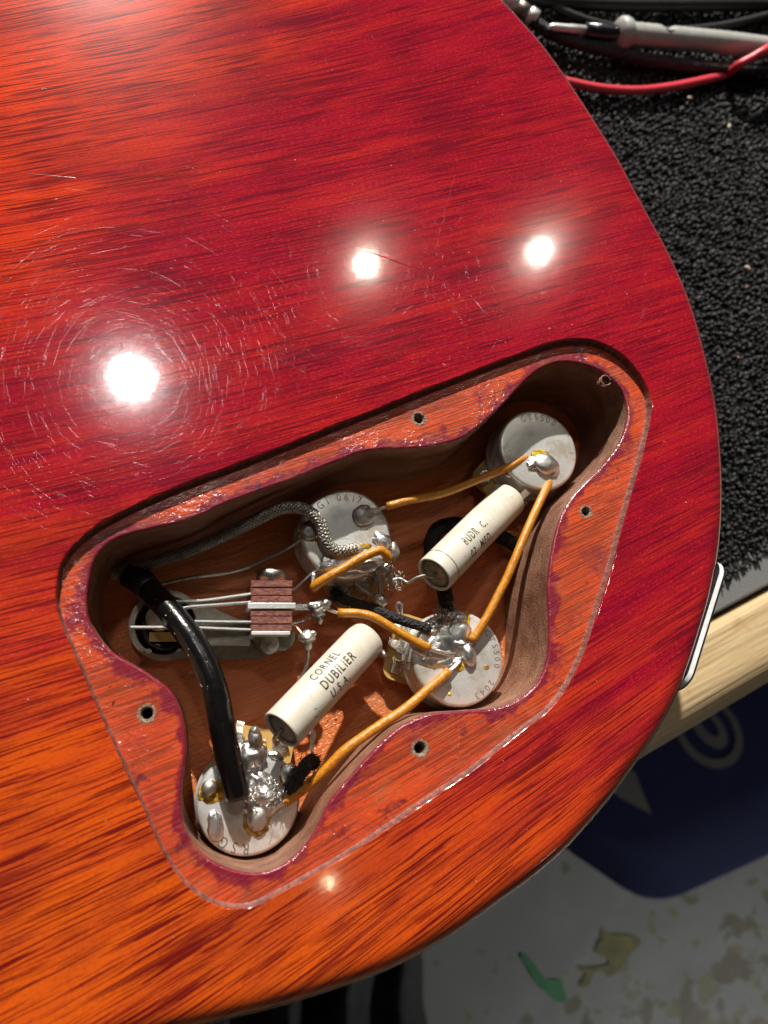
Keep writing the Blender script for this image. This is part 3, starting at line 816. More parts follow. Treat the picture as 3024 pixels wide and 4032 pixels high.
potBL, cBL = pot(981, 3157, -17, 12.1, 80, 'nickel potentiometer at the near end with many separate solder lumps', [("RSG", .76, 3.6, -86, .8), ("'", .72, 3.0, -122, .8)],
    [(983, 2974, .5, 3.2, 3.2, 1.8, 0, .3, T), (958, 2985, .1, 2.4, 3.6, .9, 10, .3, T), (1010, 2960, .2, 2.4, 2.6, 1.0, 0, .3, T), (1020, 3150, .1, 4.2, 3.0, .7, 20, .3, T), (1003, 2905, .9, 1.7, 2.2, 2.6, 0, .25, O), (1003, 2880, 1.5, 1.2, 1.3, 1.8, 0, .3, O), (990, 3010, .2, 3.2, 3.4, .9, 10, .3, T), (1030, 3085, .2, 3.4, 2.6, .9, -30, .35, T), (996, 3030, .2, 1.6, 2.4, 1.1, 10, .35, T), (1012, 3075, .2, 2.2, 1.8, 1.2, -30, .4, T), (1046, 3135, .8, 2.5, 2.2, 1.9, 0, .3, T), (1050, 3175, .6, 2.0, 2.6, 1.4, 15, .15, O),
     (1015, 3222, .5, 2.5, 3.0, 1.9, -10, .10, O), (823, 3102, .4, 1.8, 1.9, 1.6, 0, .06, O), (812, 3125, -.5, 1.9, 1.2, 1.2, 0, .2, O), (850, 3258, .1, 1.8, 3.5, 1.0, 12, .2, T), (838, 3215, .1, 1.2, 1.4, .8, 0, .3, T), (1137, 3045, .2, 1.9, 2.5, 1.0, -20, .12, T), (1085, 2975, .0, 2.0, 1.0, .8, -25, .25, T)], lugs=(1, 2, 1))
for t, c, z, spots in ((potTL, cTL, -13.4, [(1232, 2092, 4.0, 2.8), (1440, 2150, 1.6, .8)]), (potTR, cTR, -13.8, [(2125, 1790, 3.0, 1.6)]), (potMI, cMI, -15, [(1838, 2450, .9, 3.0), (1800, 2625, 2.4, 1.2), (1915, 2627, .8, .6), (1770, 2733, .5, .5), (1650, 2560, 1.5, 1)]),
                       (potBL, cBL, -17, [(835, 3118, 3.0, 2.6), (1012, 3235, 3.2, 3.2), (1040, 2955, .8, 1.8), (1125, 3050, 1.6, 2.6)])):
    mb = MB()
    for x, y, a, b in spots: blob(mb, P(x, y, z), (a, b, .22), seed=x, amp=.35, freq=1.5)
    build('flux_stain', mb, flux_m, t)

# ------------------------------------------------------------------ capacitors
def capacitor(A, B, r, label, lines, marks, ring=None, round_b=1.2, leadA=None, leadB=None):
    ax = (B - A); Ln = ax.length; ax.normalize()
    toc = (Vector((0, 0, CAMH)) - (A + B) / 2).normalized()
    eu = (toc - ax * toc.dot(ax)).normalized(); es = ax.cross(eu)
    if es.y > 0: es = -es                              # es points to the lower right
    t = thing('capacitor', (A.x, A.y, min(A.z, B.z) - r), label, 'capacitor', 'cream tubular capacitors')
    mb = MB(); lathe(mb, A, ax, [(r - .75, .9), (r - .55, .12), (r - .3, 0), (r - .08, .1), (r, .4), (r, Ln - round_b), (r - round_b * .3, Ln - round_b * .3), (r - round_b, Ln), (0, Ln)], 56, wob=.008, seed=r)
    body = build('tube', mb, cream_m, t)
    mb = MB(); lathe(mb, A, ax, [(r - .6, .75), (r * .5, .68), (1.0, .6), (0, .55)], 40, wob=.02); build('end_seal', mb, seal_m, t)
    def on(s, phi, lift=.02): return A + ax * s + (eu * math.cos(phi) + es * math.sin(phi)) * (r + lift)
    for text, s0, s1, phi, size, mat, shear in lines:
        chars = []; w = 0
        for ch in text:
            if ch == ' ': w += size * .45; continue
            vs, fs, adv = glyph(ch, size, .018); chars.append((vs, fs, w)); w += adv + size * .05
        k = (s1 - s0) / w; mb = MB()
        for vs, fs, off in chars:
            bm = bmesh.new(); bv = [bm.verts.new((v.x + off, v.y, 0)) for v in vs]
            for f in fs:
                try: bm.faces.new([bv[i] for i in f])
                except ValueError: pass
            bmesh.ops.subdivide_edges(bm, edges=[e for e in bm.edges if e.calc_length() > .7], cuts=2)
            bmesh.ops.triangulate(bm, faces=bm.faces[:]); bm.verts.index_update()
            mb.add([on(s0 + (v.co.x + shear * v.co.y) * k, phi - v.co.y / r) for v in bm.verts], [tuple(x.index for x in f.verts) for f in bm.faces], False); bm.free()
        build('printed_lettering', mb, mat, body)
    for s, phi, ls, lp in marks:
        mb = MB(); mb.add([on(s + a, phi + b, .02) for a, b in ((0, 0), (ls, .06), (ls + .9, -lp), (.9, -lp - .06))], [(0, 1, 2, 3)], False); build('printed_mark', mb, solid_m, body)
    if ring:
        mb = MB(); lathe(mb, A, ax, [(r + .005, ring - .16), (r + .03, ring - .10), (r + .03, ring + .10), (r + .005, ring + .16)], 56, wob=.008, seed=r)
        mb.f = mb.f[:-2]; mb.sm = mb.sm[:-2]; build('polarity_band', mb, faint_m, body)
    for pts, rr in leadA or []:
        mb = MB(); tube(mb, catmull(pts, 6), rr, 8); build('lead', mb, oldtin_m, t)
    for pts, rr in leadB or []:
        mb = MB(); tube(mb, catmull(pts, 6), rr, 8); build('lead', mb, oldtin_m, t)
    return t, ax
A1, B1 = P(1708, 2264, -8), P(2004, 1965, -18)
a1 = (B1 - A1).normalized()
capacitor(A1, B1, 5.2, 'upper cream capacitor printed .02 MFD with a dark band near one end',
    [('BUDR', 10.6, 17.2, .14, 3.4, faint_m, 0), ('C.', 18.9, 21.4, .14, 3.0, faint_m, 0), ('.02  MFD.', 9.5, 20.6, .86, 3.0, ink_m, .18)], [], ring=3.9, round_b=.7,
    leadA=[([A1 + a1 * .6, A1 - a1 * .8, P(1674, 2266, -9), P(1643, 2274, -10), P(1621, 2287, -11), P(1603, 2294, -12), P(1577, 2279, -12.5), P(1545, 2283, -13)], .42)],
    leadB=[([B1 - a1 * 1, B1 + a1 * 1.5, P(2048, 1950, -20), P(2062, 1930, -21), P(2070, 1905, -22)], .5)])
A2, B2 = P(1106, 2877, -6), P(1450, 2508, -17)
a2 = (B2 - A2).normalized()
capacitor(A2, B2, 5.2, 'lower cream capacitor with three lines of black print ending in U.S.A.',
    [('CORNEL', 12.5, 23.0, -.42, 3.0, ink_m, 0), ('DUBILIER', 12.6, 25.3, .25, 3.4, ink_m, 0), ('U.S.A.', 13.2, 20.6, .82, 3.0, ink_m, .08)], [(6.4, .80, .9, .30)], round_b=1.3,
    leadA=[([A2 + a2 * .5, A2 - a2 * .9, P(1090, 2893, -6.5), P(1079, 2912, -8), P(1087, 2932, -11), P(1095, 2925, -14)], .5)],
    leadB=[([B2 - a2 * 1, B2 + a2 * 1.0, P(1500, 2575, -17), P(1506, 2566, -15), P(1514, 2580, -14), P(1522, 2598, -17)], .6)])

# ------------------------------------------------------------------ leaf selector switch
def sp(zx, zy, z): return P(400 + zx * .4822, 1900 + zy * .4822, z)
sw = thing('selector_switch', sp(900, 1200, ZFL), 'leaf selector switch with brown stacked spacers and long thin contacts on a steel plate', 'switch')
cc0 = sp(525, 1165, -27.5); ro = (sp(525, 1165, -27.5) - sp(222, 1165, -27.5)).length; ri = ro * .84
outer = [(1000, 1452), (1300, 1432), (1480, 1385), (1548, 1295), (1560, 1130), (1110, 1120), (960, 1050), (840, 990)]
pl = [sp(x, y, -27.5) for x, y in outer] + [cc0 + Vector((ro * math.cos(a), ro * math.sin(a), 0)) for a in np.linspace(math.radians(28), math.radians(292), 40)]
pl = ccw([Vector((p.x, p.y)) for p in pl]); hole = [Vector((cc0.x + ri * math.cos(a), cc0.y + ri * math.sin(a))) for a in np.linspace(0, 2 * math.pi, 41)[:-1]]
mb = MB(); sheet(mb, pl, [hole], -26.6); strips(mb, [pl, pl], [-28.2, -26.6], flip=False); strips(mb, [hole, hole], [-28.2, -26.6], flip=True)
build('base_plate', mb, steel_m, sw)
mb = MB(); lathe(mb, Vector((cc0.x, cc0.y, 0)), (0, 0, 1), [(ri * .98, -29.6), (ri * .98, -29.2), (ri * .55, -29.2), (ri * .5, -29.9), (0, -29.9)], 40); build('bushing', mb, vinyl_m, sw)
mb = MB(); lathe(mb, sp(470, 1110, -28.6), (0, 0, 1), [(3.4, 0), (3.4, .8), (2.8, 1.1), (0, 1.1)], 24); build('lever_pivot', mb, can_m, sw)
def sbox(name, x0, x1, y0, y1, z, depth, mat, bev=.15):
    m = sp((x0 + x1) / 2, (y0 + y1) / 2, z)
    ux = (sp(x1, (y0 + y1) / 2, z) - sp(x0, (y0 + y1) / 2, z)) / 2; uy = (sp((x0 + x1) / 2, y0, z) - sp((x0 + x1) / 2, y1, z)) / 2
    uy = uy - ux * uy.dot(ux) / ux.length_squared
    mb = MB(); box(mb, m - Vector((0, 0, depth / 2)), ux, uy, Vector((0, 0, depth / 2)), bev); return build(name, mb, mat, sw)
sbox('paper_insulator', 388, 612, 1222, 1300, -28.2, .5, wafer_m, .1)
mb = MB(); blob(mb, sp(380, 1378, -26.6), (.9, .7, .5), amp=.05); build('rivet', mb, bright_m, sw)
sbox('side_flange', 845, 1217, 1283, 1325, -23.5, 4.0, bright_m)
for y0, y1, dz in ((799, 853, 0), (861, 919, -.2), (926, 978, .1), (1035, 1088, -.1), (1094, 1152, .05), (1158, 1210, -.15)):
    sbox('spacer', 1222 + dz * 20, 1558 + dz * 15, y0, y1, -12.8 + dz, 12, phen_m, .12)
sbox('centre_contact_plate', 1196, 1586, 982, 1030, -12.5, 11.5, can_m, .12)
sbox('clamp_plate', 1224, 1542, 1214, 1243, -12.6, 11.5, bright_m, .1)
foot = [(1228, 1246), (1548, 1246), (1546, 1310), (1520, 1360), (1470, 1392), (1320, 1396), (1262, 1360), (1232, 1310)]
mb = MB(); prism(mb, [sp(x, y, -25.5) for x, y in foot], Vector((0, 0, 7.5))); build('mounting_bracket', mb, steel_m, sw)
mb = MB(); lathe(mb, sp(1375, 1320, -18.1), (0, 0, 1), [(2.6, 0), (2.6, .3), (1.9, .9), (0, 1.1)], 20); build('bracket_screw', mb, oldtin_m, sw)
mb = MB(); m_ = sp(1384, 800, -16.8); lathe(mb, m_, (0.02, 1, 0), [(3.9, -.5), (3.9, 1.9), (3.6, 2.4), (2.0, 2.9), (0, 3.1)], 30, wob=.03); build('screw_head', mb, lug_m, sw)
def ribbon(name, pts, thick, depth, mat, par):
    pts = catmull(pts, 8); vs, fs = [], []
    for i, p in enumerate(pts):
        t = pts[min(i + 1, len(pts) - 1)] - pts[max(i - 1, 0)]; t.z = 0; t.normalize(); s = Vector((-t.y, t.x, 0)) * thick / 2; d = Vector((0, 0, -depth))
        vs += [p + s, p - s, p - s + d, p + s + d]
    for i in range(len(pts) - 1):
        for j in range(4): fs.append((i * 4 + j, i * 4 + (j + 1) % 4, i * 4 + 4 + (j + 1) % 4, i * 4 + 4 + j))
    fs += [(0, 1, 2, 3), tuple(len(vs) - 4 + j for j in (3, 2, 1, 0))]
    mb = MB(); mb.add(vs, fs, False); return build(name, mb, mat, par)
ribbon('contact_leaf', [sp(585, 970, -13.4), sp(760, 962, -13.4), sp(900, 950, -13.3), sp(1226, 903, -13.2)], .42, 3.5, bright_m, sw)
ribbon('contact_leaf', [sp(600, 1026, -13.4), sp(760, 1006, -13.4), sp(900, 995, -13.3), sp(1226, 970, -13.2)], .30, 3.5, bright_m, sw)
ribbon('contact_leaf', [sp(600, 1122, -13.4), sp(760, 1128, -13.4), sp(900, 1131, -13.3), sp(1226, 1134, -13.2)], .34, 3.5, bright_m, sw)
ribbon('contact_leaf', [sp(236, 1176, -13.4), sp(540, 1178, -13.4), sp(760, 1180, -13.4), sp(960, 1188, -13.3), sp(1226, 1198, -13.2)], .42, 3.5, bright_m, sw)
def s7(zx, zy, z): return P(1050 + zx * .2411, 2200 + zy * .2411, z)
ribbon('solder_lug', [s7(395, 505, -17), s7(470, 480, -16.5), s7(600, 360, -15.5), s7(720, 250, -15), s7(838, 165, -14.5)], .45, 2.6, tin_m, sw)
ribbon('solder_lug', [s7(470, 790, -15.6), s7(700, 788, -15.6), s7(950, 785, -15.8)], 1.5, 2.4, lug_m, sw)
ribbon('solder_lug', [s7(400, 1068, -18), s7(560, 1030, -18), s7(690, 980, -17.5), s7(785, 930, -17)], .45, 2.6, lug_m, sw)
ribbon('solder_lug', [s7(420, 1085, -17), s7(480, 1110, -17), s7(540, 1170, -16.5), s7(590, 1235, -16)], .35, 1.4, copper_m, sw)
for (zx, zy, z, r3, rot, mat) in ((860, 770, -15.2, (2.9, 1.5, 1.2), 5, T), (960, 740, -14.6, (1.6, 1.4, 1.4), 0, O), (840, 870, -15.8, (1.8, 1.6, 1.3), 0, O), (860, 980, -16.4, (.9, 1.5, 1.0), 10, O)):
    mb = MB(); blob(mb, s7(zx, zy, z), r3, seed=zx, amp=.35, rot=math.radians(rot), freq=1.4); build('solder_blob', mb, mat, sw)

# ------------------------------------------------------------------ wires
def bare(mb, pts, r): tube(mb, catmull(pts, 5), r, 8); return mb
def frayed(mb, pts, r, seed, amp):
    """tube with a rough, slightly lumpy insulation"""
    pts = catmull(pts, .55 if False else 1.0)
    rad = [r * (1 + amp * noise.noise((i * .35, seed, 0)) + amp * .6 * noise.noise((i * 1.1, seed, 4))) for i in range(len(pts))]
    # square cut ends
    return tube(mb, pts, rad, 14)
def wire(px, r, label, cat, mat, group, ends=(), seed=0, amp=.05, name='wire'):
    pts = [P(*p) for p in px]
    t = thing(name, (pts[0].x, pts[0].y, min(p.z for p in pts) - r), label, cat, group)
    mb = MB(); frayed(mb, pts, r, seed, amp); build('insulation', mb, mat, t)
    for e in ends:
        mb = MB()
        for off in ((0, 0), (4, 3), (-4, 2)):
            bare(mb, [P(x + off[0] * (i < len(e) - 1 or 1) * .8, y + off[1], z) for i, (x, y, z) in enumerate(e)], .34)
        build('stripped_end', mb, tin_m, t)
    return t
OG = 'orange wax covered hook-up wires'
wire([(1522, 1992, -11), (1560, 1984, -10.5), (1600, 1972, -10.5), (1745, 1943, -12), (1889, 1886, -13), (1995, 1842, -14), (2050, 1812, -14.5), (2084, 1793, -15)], 1.12, 'orange wire spanning the shade between the two far potentiometers', 'wire', orange_m, OG,
     [[(1440, 2012, -12.6), (1480, 2004, -12), (1530, 1990, -11)], [(2080, 1795, -15), (2110, 1790, -15.5), (2140, 1810, -16.3)]], 1, .06, 'orange_wire')
wire([(2164, 1893, -15), (2150, 1925, -13.5), (2130, 1965, -12.5), (2098, 2035, -11.5), (2063, 2115, -11), (2030, 2195, -11), (1993, 2282, -11.5), (1960, 2347, -12), (1923, 2420, -12.5), (1890, 2475, -13), (1857, 2525, -13.6)], 1.18, 'orange wire running down from the far corner potentiometer to the bright middle one', 'wire', orange_m, OG,
     [[(2186, 1850, -16.4), (2190, 1875, -15.6), (2164, 1896, -15)], [(1858, 2522, -13.6), (1848, 2545, -13.8), (1850, 2575, -14)]], 2, .03, 'orange_wire')
wire([(1765, 2644, -13.6), (1730, 2676, -13), (1695, 2705, -12.5), (1602, 2785, -11.5), (1500, 2853, -11), (1420, 2908, -10.8), (1350, 2961, -11), (1283, 3030, -12), (1198, 3104, -13.5), (1121, 3160, -14.5)], 1.22, 'longest orange wire sweeping down from the bright middle potentiometer to the near one', 'wire', orange_m, OG,
     [[(1810, 2600, -14.3), (1790, 2622, -14), (1763, 2646, -13.6)], [(1125, 3157, -14.5), (1095, 3172, -15.2), (1065, 3200, -16.2)]], 3, .03, 'orange_wire')
wire([(1330, 2413, -15), (1360, 2414, -14.6), (1395, 2414, -14.2), (1440, 2420, -13.8), (1483, 2436, -13.5), (1527, 2462, -13.3), (1611, 2513, -13), (1650, 2534, -13), (1690, 2552, -13.2)], 1.2, 'kinked orange wire from the switch lug to the bright middle potentiometer', 'wire', orange_m, OG,
     [[(1282, 2388, -14.6), (1300, 2402, -14.8), (1335, 2413, -15)], [(1688, 2551, -13.2), (1715, 2562, -13.7), (1770, 2580, -14.2)]], 4, .06, 'orange_wire')
wire([(1232, 2318, -14), (1255, 2296, -12.5), (1303, 2266, -11.2), (1350, 2240, -10.6), (1389, 2216, -10.3), (1430, 2193, -10), (1470, 2175, -10), (1503, 2167, -10.2), (1522, 2184, -10.8), (1534, 2210, -12)], 1.25, 'short orange wire with frayed ends bent over the rim of the braided potentiometer', 'wire', orange_m, OG,
     [[(1235, 2255, -14), (1232, 2290, -14), (1236, 2316, -14)]], 5, .13, 'orange_wire')

def cable(px, r, label, mat, name, group=None, amp=.01, cat='cable'):
    pts = [P(*p) for p in px]; mb = MB(); frayed(mb, pts, r, px[0][0], amp)
    c = pts[0]; return build(name, mb, mat, None, (c.x, c.y, min(p.z for p in pts) - r), label=label, cat=cat, group=group)
big = cable([(500, 2262, -24), (545, 2285, -23), (583, 2318, -20), (641, 2375, -16), (709, 2455, -12.5), (766, 2535, -10.5), (810, 2620, -9.5), (838, 2690, -9), (857, 2760, -9), (874, 2855, -9.5), (893, 2955, -10.5), (918, 3060, -12), (936, 3135, -13.2)], 3.05,
      'thick glossy black cable arching from the far left end down to the near potentiometer', vinyl_m, 'black_cable')
r_ = random.Random(8); mb = MB(); cp_ = catmull([P(*p) for p in [(641, 2375, -16), (709, 2455, -12.5), (766, 2535, -10.5), (810, 2620, -9.5), (838, 2690, -9), (857, 2760, -9), (874, 2855, -9.5), (893, 2955, -10.5), (918, 3060, -12)]], .5); cf_ = frames(cp_)
for _ in range(70):
    i = r_.randrange(len(cp_)); a = r_.uniform(0, 6.28); t_, n_, b_ = cf_[i]; nn = n_ * math.cos(a) + b_ * math.sin(a)
    if nn.z > .1: q = r_.uniform(.05, .15); blob(mb, cp_[i] + nn * 3.08, (q, q * r_.uniform(.5, 1.6), q), seed=_, amp=.2, sub=1, rot=a)
build('dust_specks', mb, dust_m, big, kind='stuff')
cable([(520, 2268, -24.5), (560, 2292, -22), (590, 2325, -19.5)], 3.35, 'short rubber sleeve round the upper end of the thick black cable', blackply_m, 'cable_sleeve', cat='sleeve')
cable([(2182, 2215, -23.5), (2114, 2190, -24), (2040, 2152, -25), (1968, 2112, -26), (1850, 2072, -27), (1770, 2064, -26.5), (1712, 2096, -25), (1700, 2180, -24), (1728, 2270, -22), (1752, 2340, -19), (1760, 2405, -15.5)], 2.15,
      'black cable looping behind the upper capacitor and out through the right cavity wall', cloth_m, 'black_cable', amp=.03)
cable([(1312, 2338, -21), (1345, 2355, -20.5), (1389, 2373, -20), (1462, 2394, -18.5), (1527, 2422, -17), (1606, 2450, -15.5), (1648, 2463, -14.6), (1692, 2478, -14.2)], 1.35, 'black cloth covered wire lying beside the kinked orange wire', cloth_m, 'cloth_wire', 'short black cloth covered wires', .07, 'wire')
cable([(1135, 3112, -14.5), (1158, 3085, -13.5), (1182, 3050, -13), (1204, 3015, -13.5), (1222, 2996, -15), (1240, 3005, -16)], 1.7, 'stub of fuzzy black cloth wire on the near potentiometer beside the orange wire', cloth_m, 'cloth_wire', 'short black cloth covered wires', .16, 'wire')
def fuzz(name, centres, n, rad, ln, mat, lab, seed):
    rs = random.Random(seed); mb = MB(); ps = [P(*c) for c in centres]
    for _ in range(n):
        p = rs.choice(ps) + Vector((rs.gauss(0, rad), rs.gauss(0, rad), rs.gauss(0, rad)))
        d = Vector((rs.gauss(0, 1), rs.gauss(0, 1), rs.gauss(0, 1))).normalized(); e = d.orthogonal().normalized()
        tube(mb, [p, p + d * ln * .5 + e * ln * .15, p + d * ln], .09, 4)
    return build(name, mb, mat, None, (ps[0].x, ps[0].y, ps[0].z), label=lab, cat='wire strands', kind='stuff')
fuzz('cloth_fuzz', [(1135, 3112, -14.5), (1158, 3085, -13.5), (1182, 3050, -13), (1204, 3015, -13.5), (1235, 3000, -15), (1245, 3012, -15)], 420, .95, 1.1, cloth_m, 'loose black fibres fraying off the cloth wire stub on the near potentiometer', 3)
fuzz('cloth_fuzz', [(1310, 2335, -21), (1330, 2345, -20.5), (1345, 2352, -20), (2175, 2212, -23), (2150, 2204, -23.5)], 200, .95, 1.6, cloth_m, 'loose black fibres where the cloth wire ends near the switch', 4)
fuzz('wire_strands', [(1760, 2405, -15.5), (1768, 2425, -14.8), (1745, 2425, -14.8), (1720, 2450, -14.5), (1775, 2440, -14.5)], 150, .9, 2.2, braid_m, 'loose braid strands splayed onto the bright middle potentiometer', 5)
fuzz('wire_strands', [(985, 3120, -15), (1000, 3135, -15), (1070, 3105, -14.5), (1090, 3125, -14.5), (1095, 3150, -14.5)], 110, .8, 2.2, tin_m, 'loose bright strands between the solder lumps of the near potentiometer', 6)
fuzz('wire_strands', [(1520, 2235, -14.5), (1545, 2275, -14), (1560, 2290, -13.5), (1490, 2245, -15), (1460, 2255, -15.5)], 130, .8, 2.0, oldtin_m, 'twisted dark strands at the lower rim of the braided potentiometer', 7)

# braided screen wire
path = catmull([P(*p) for p in [(440, 2262, -25), (500, 2245, -24), (545, 2233, -23), (641, 2204, -21), (737, 2173, -19), (834, 2131, -17), (930, 2086, -14), (1027, 2038, -11.5), (1099, 2006, -10), (1136, 1999, -9.5), (1190, 2003, -9.3), (1238, 2031, -9.5), (1264, 2071, -10),
                                (1278, 2118, -10.5), (1298, 2155, -11), (1335, 2171, -11.3), (1375, 2167, -11.8), (1402, 2158, -12.3)]], .35)
bw = thing('braided_wire', (path[0].x, path[0].y, -27), 'tarnished metal braid wire arching along the shaded wall to the potentiometer', 'wire')
mb = MB(); tube(mb, path, 1.2, 10); build('inner_core', mb, core_m, bw)
fr = frames(path); mb = MB(); ns, pitch, R0 = 8, 8.0, 1.5
arc = [0]
for i in range(1, len(path)): arc.append(arc[-1] + (path[i] - path[i - 1]).length)
for hand in (1, -1):
    for k in range(ns):
        for sub in (-.17, .0, .17):
            pts = []
            for i in range(0, len(path)):
                th = hand * 2 * math.pi * arc[i] / pitch + 2 * math.pi * (k + sub * .95) / ns
                w = .13 * math.sin(ns * (hand * th + 2 * math.pi * arc[i] / pitch * 0) + (0 if hand > 0 else math.pi)) * 0 + hand * .11 * math.cos(2 * math.pi * ns * arc[i] / pitch)
                t_, n_, b_ = fr[i]; pts.append(path[i] + (n_ * math.cos(th) + b_ * math.sin(th)) * (R0 + w))
            tube(mb, pts, .105, 4, cap=False)
build('braid', mb, braid_m, bw)

def single(name, px, r, mat, label, cat='wire', group=None):
    pts = [P(*p) for p in px]; mb = MB(); tube(mb, catmull(pts, 6), r, 8)
    return build(name, mb, mat, None, (pts[0].x, pts[0].y, min(p.z for p in pts) - r), label=label, cat=cat, group=group)
single('bare_wire', [(560, 2312, -26), (617, 2303, -25), (738, 2277, -24), (882, 2259, -23), (979, 2233, -21), (1075, 2190, -18), (1154, 2146, -15), (1201, 2110, -13.5), (1228, 2096, -13.2)], .45, braid_m, 'thin bare wire stretched through the shade under the braided wire')
gw = thing('ground_wire', P(1205, 2600, ZFL), 'bent bare wire hanging from a solder lump between the switch and the lower capacitor', 'wire')
mb = MB(); tube(mb, soft([(1213, 2535, -16), (1213, 2570, -17), (1209, 2620, -18), (1195, 2655, -19), (1175, 2690, -20), (1160, 2720, -21)]), .55, 10); build('lead', mb, oldtin_m, gw)
mb = MB(); blob(mb, P(1210, 2508, -15.5), (2.1, 1.7, 1.5), seed=4, amp=.35, freq=1.3); blob(mb, P(1214, 2540, -15.8), (1.0, 1.6, 1.1), seed=8, amp=.2); blob(mb, P(1232, 2496, -15.2), (1.0, .9, .9), seed=9, amp=.2); build('solder_blob', mb, oldtin_m, gw)
lw = thing('wire_loop', P(1490, 2340, ZFL), 'stiff bare lead ending in a round solder bead below the braided potentiometer', 'wire')
mb = MB(); tube(mb, soft([(1494, 2260, -16), (1498, 2300, -17), (1499, 2340, -18)]), .7, 10); tube(mb, soft([(1395, 2290, -20), (1430, 2320, -20), (1462, 2348, -20.5), (1475, 2360, -21)]), .7, 10); build('lead', mb, oldtin_m, lw)
mb = MB(); blob(mb, P(1498, 2366, -18), (1.9, 1.9, 1.8), seed=3, amp=.16, freq=1.6); build('solder_bead', mb, tin_m, lw)
mb = MB(); tube(mb, soft([(1570, 2420, -21), (1560, 2390, -19), (1567, 2375, -18), (1580, 2385, -18), (1580, 2415, -20)]), .45, 8); build('wire_eye', mb, bright_m, lw)
mb = MB(); tube(mb, soft([(1222, 2890, -22), (1230, 2870, -21), (1238, 2895, -20), (1226, 2940, -19), (1232, 2975, -18)]), .4, 8); tube(mb, soft([(1240, 2880, -21), (1228, 2905, -20), (1230, 2950, -19)]), .35, 8)
build('bare_wire', mb, bright_m, None, P(1228, 2930, -22), label='curled bare wire ends sticking up beside the lower capacitor', cat='wire')
# ------------------------------------------------------------------ things on the bench
carpet_m = Mat('black_loop_pile'); q = carpet_m.noise(carpet_m.x, carpet_m.y, carpet_m.z, scale=.5, detail=2)
carpet_m.set(col=carpet_m.mix(q.ss(.3, .7), (.006, .0058, .006), (.024, .023, .025)), rough=.6, spec=.4)
ra = random.Random(9)
cp = thing('carpet_mat', (180, 200, ZB), 'black loop pile carpet mat covering the bench beside the guitar', 'carpet')
CE0, CE1 = P(2820, 2300, ZC), P(3060, 2135, ZC); ce = (CE1 - CE0); ce.z = 0; ce.normalize(); cn = Vector((-ce.y, ce.x, 0))
if cn.y < 0: cn = -cn
def cpos(s, o, z): return Vector((CE0.x, CE0.y, 0)) + ce * s + cn * o + Vector((0, 0, z))
mb = MB(); box(mb, cpos(-150, 260, ZB + .6), ce * 420, cn * 256, Vector((0, 0, .5)), .2); build('backing', mb, blackply_m, cp)
mb = MB(); base = []
bm = bmesh.new(); bmesh.ops.create_icosphere(bm, subdivisions=1, radius=1); bvs = [v.co.copy() for v in bm.verts]; bfs = [tuple(v.index for v in f.verts) for f in bm.faces]; bm.free()
bv = np.array([tuple(v) for v in bvs]); bf = np.array(bfs); V_, F_ = [], []; n_ = 0
rg = np.random.RandomState(2)
rows = 0; o_ = -1.5
while o_ < 305:
    s_ = -150.0 + rg.uniform(0, 2)
    while s_ < 250:
        s_ += rg.uniform(1.6, 2.6) ; c_ = cpos(s_ , o_ + rg.normal(0, .6) + (rg.uniform(-.6, .5) if o_ < 0 else 0), 0)
        if pip(c_.x, c_.y, ring0) : continue
        if c_.x > 285 or c_.x < 80: continue
        hgt = -1.3 * rg.rand() ** 2; R = np.array(Matrix.Rotation(rg.uniform(0, 6.28), 3, 'Z') @ Matrix.Rotation(rg.normal(0, .45), 3, 'X'))
        r3 = np.array([rg.uniform(.75, 1.3), rg.uniform(.55, .9), rg.uniform(1.4, 2.4)])
        jit = 1 + .28 * rg.normal(size=(len(bv), 1))
        V_.append((bv * r3 * jit) @ R.T + np.array([c_.x, c_.y, ZC - 1.9 + hgt - (1.2 if o_ < 3 else 0)])); F_.append(bf + n_); n_ += len(bv)
    o_ += 2.15
mb.v = [tuple(v) for v in np.concatenate(V_)]; mb.f = [tuple(int(i) for i in f) for f in np.concatenate(F_)]; mb.sm = [True] * len(mb.f); mb.at = [0.0] * len(mb.v)
build('pile', mb, carpet_m, cp, kind='stuff')

crumb_m = [plain('pale_crumb', (.62, .52, .38), .6), plain('brown_crumb', (.35, .16, .09), .6)]
for k, (x, y, w, mt, lab) in enumerate([(2716, 386, 1.3, 0, 'tan wood crumb on the carpet below the pink lead'), (2871, 497, 1.4, 0, 'white crumb on the carpet towards the right edge'), (2943, 1055, 1.6, 0, 'cream chip lying on the carpet beside the guitar edge'),
                                  (2940, 1130, .9, 1, 'rusty brown crumb just below the cream chip'), (2907, 1408, .9, 1, 'dark tan crumb lowest on the carpet')]):
    mb = MB(); blob(mb, P(x, y, ZC + .6), (w, w * .55, w * .5), seed=k, amp=.3, rot=k * 1.3, sub=2)
    build('crumb', mb, crumb_m[mt], None, P(x, y, ZC + .2), label=lab, cat='crumb', group='crumbs on the carpet')

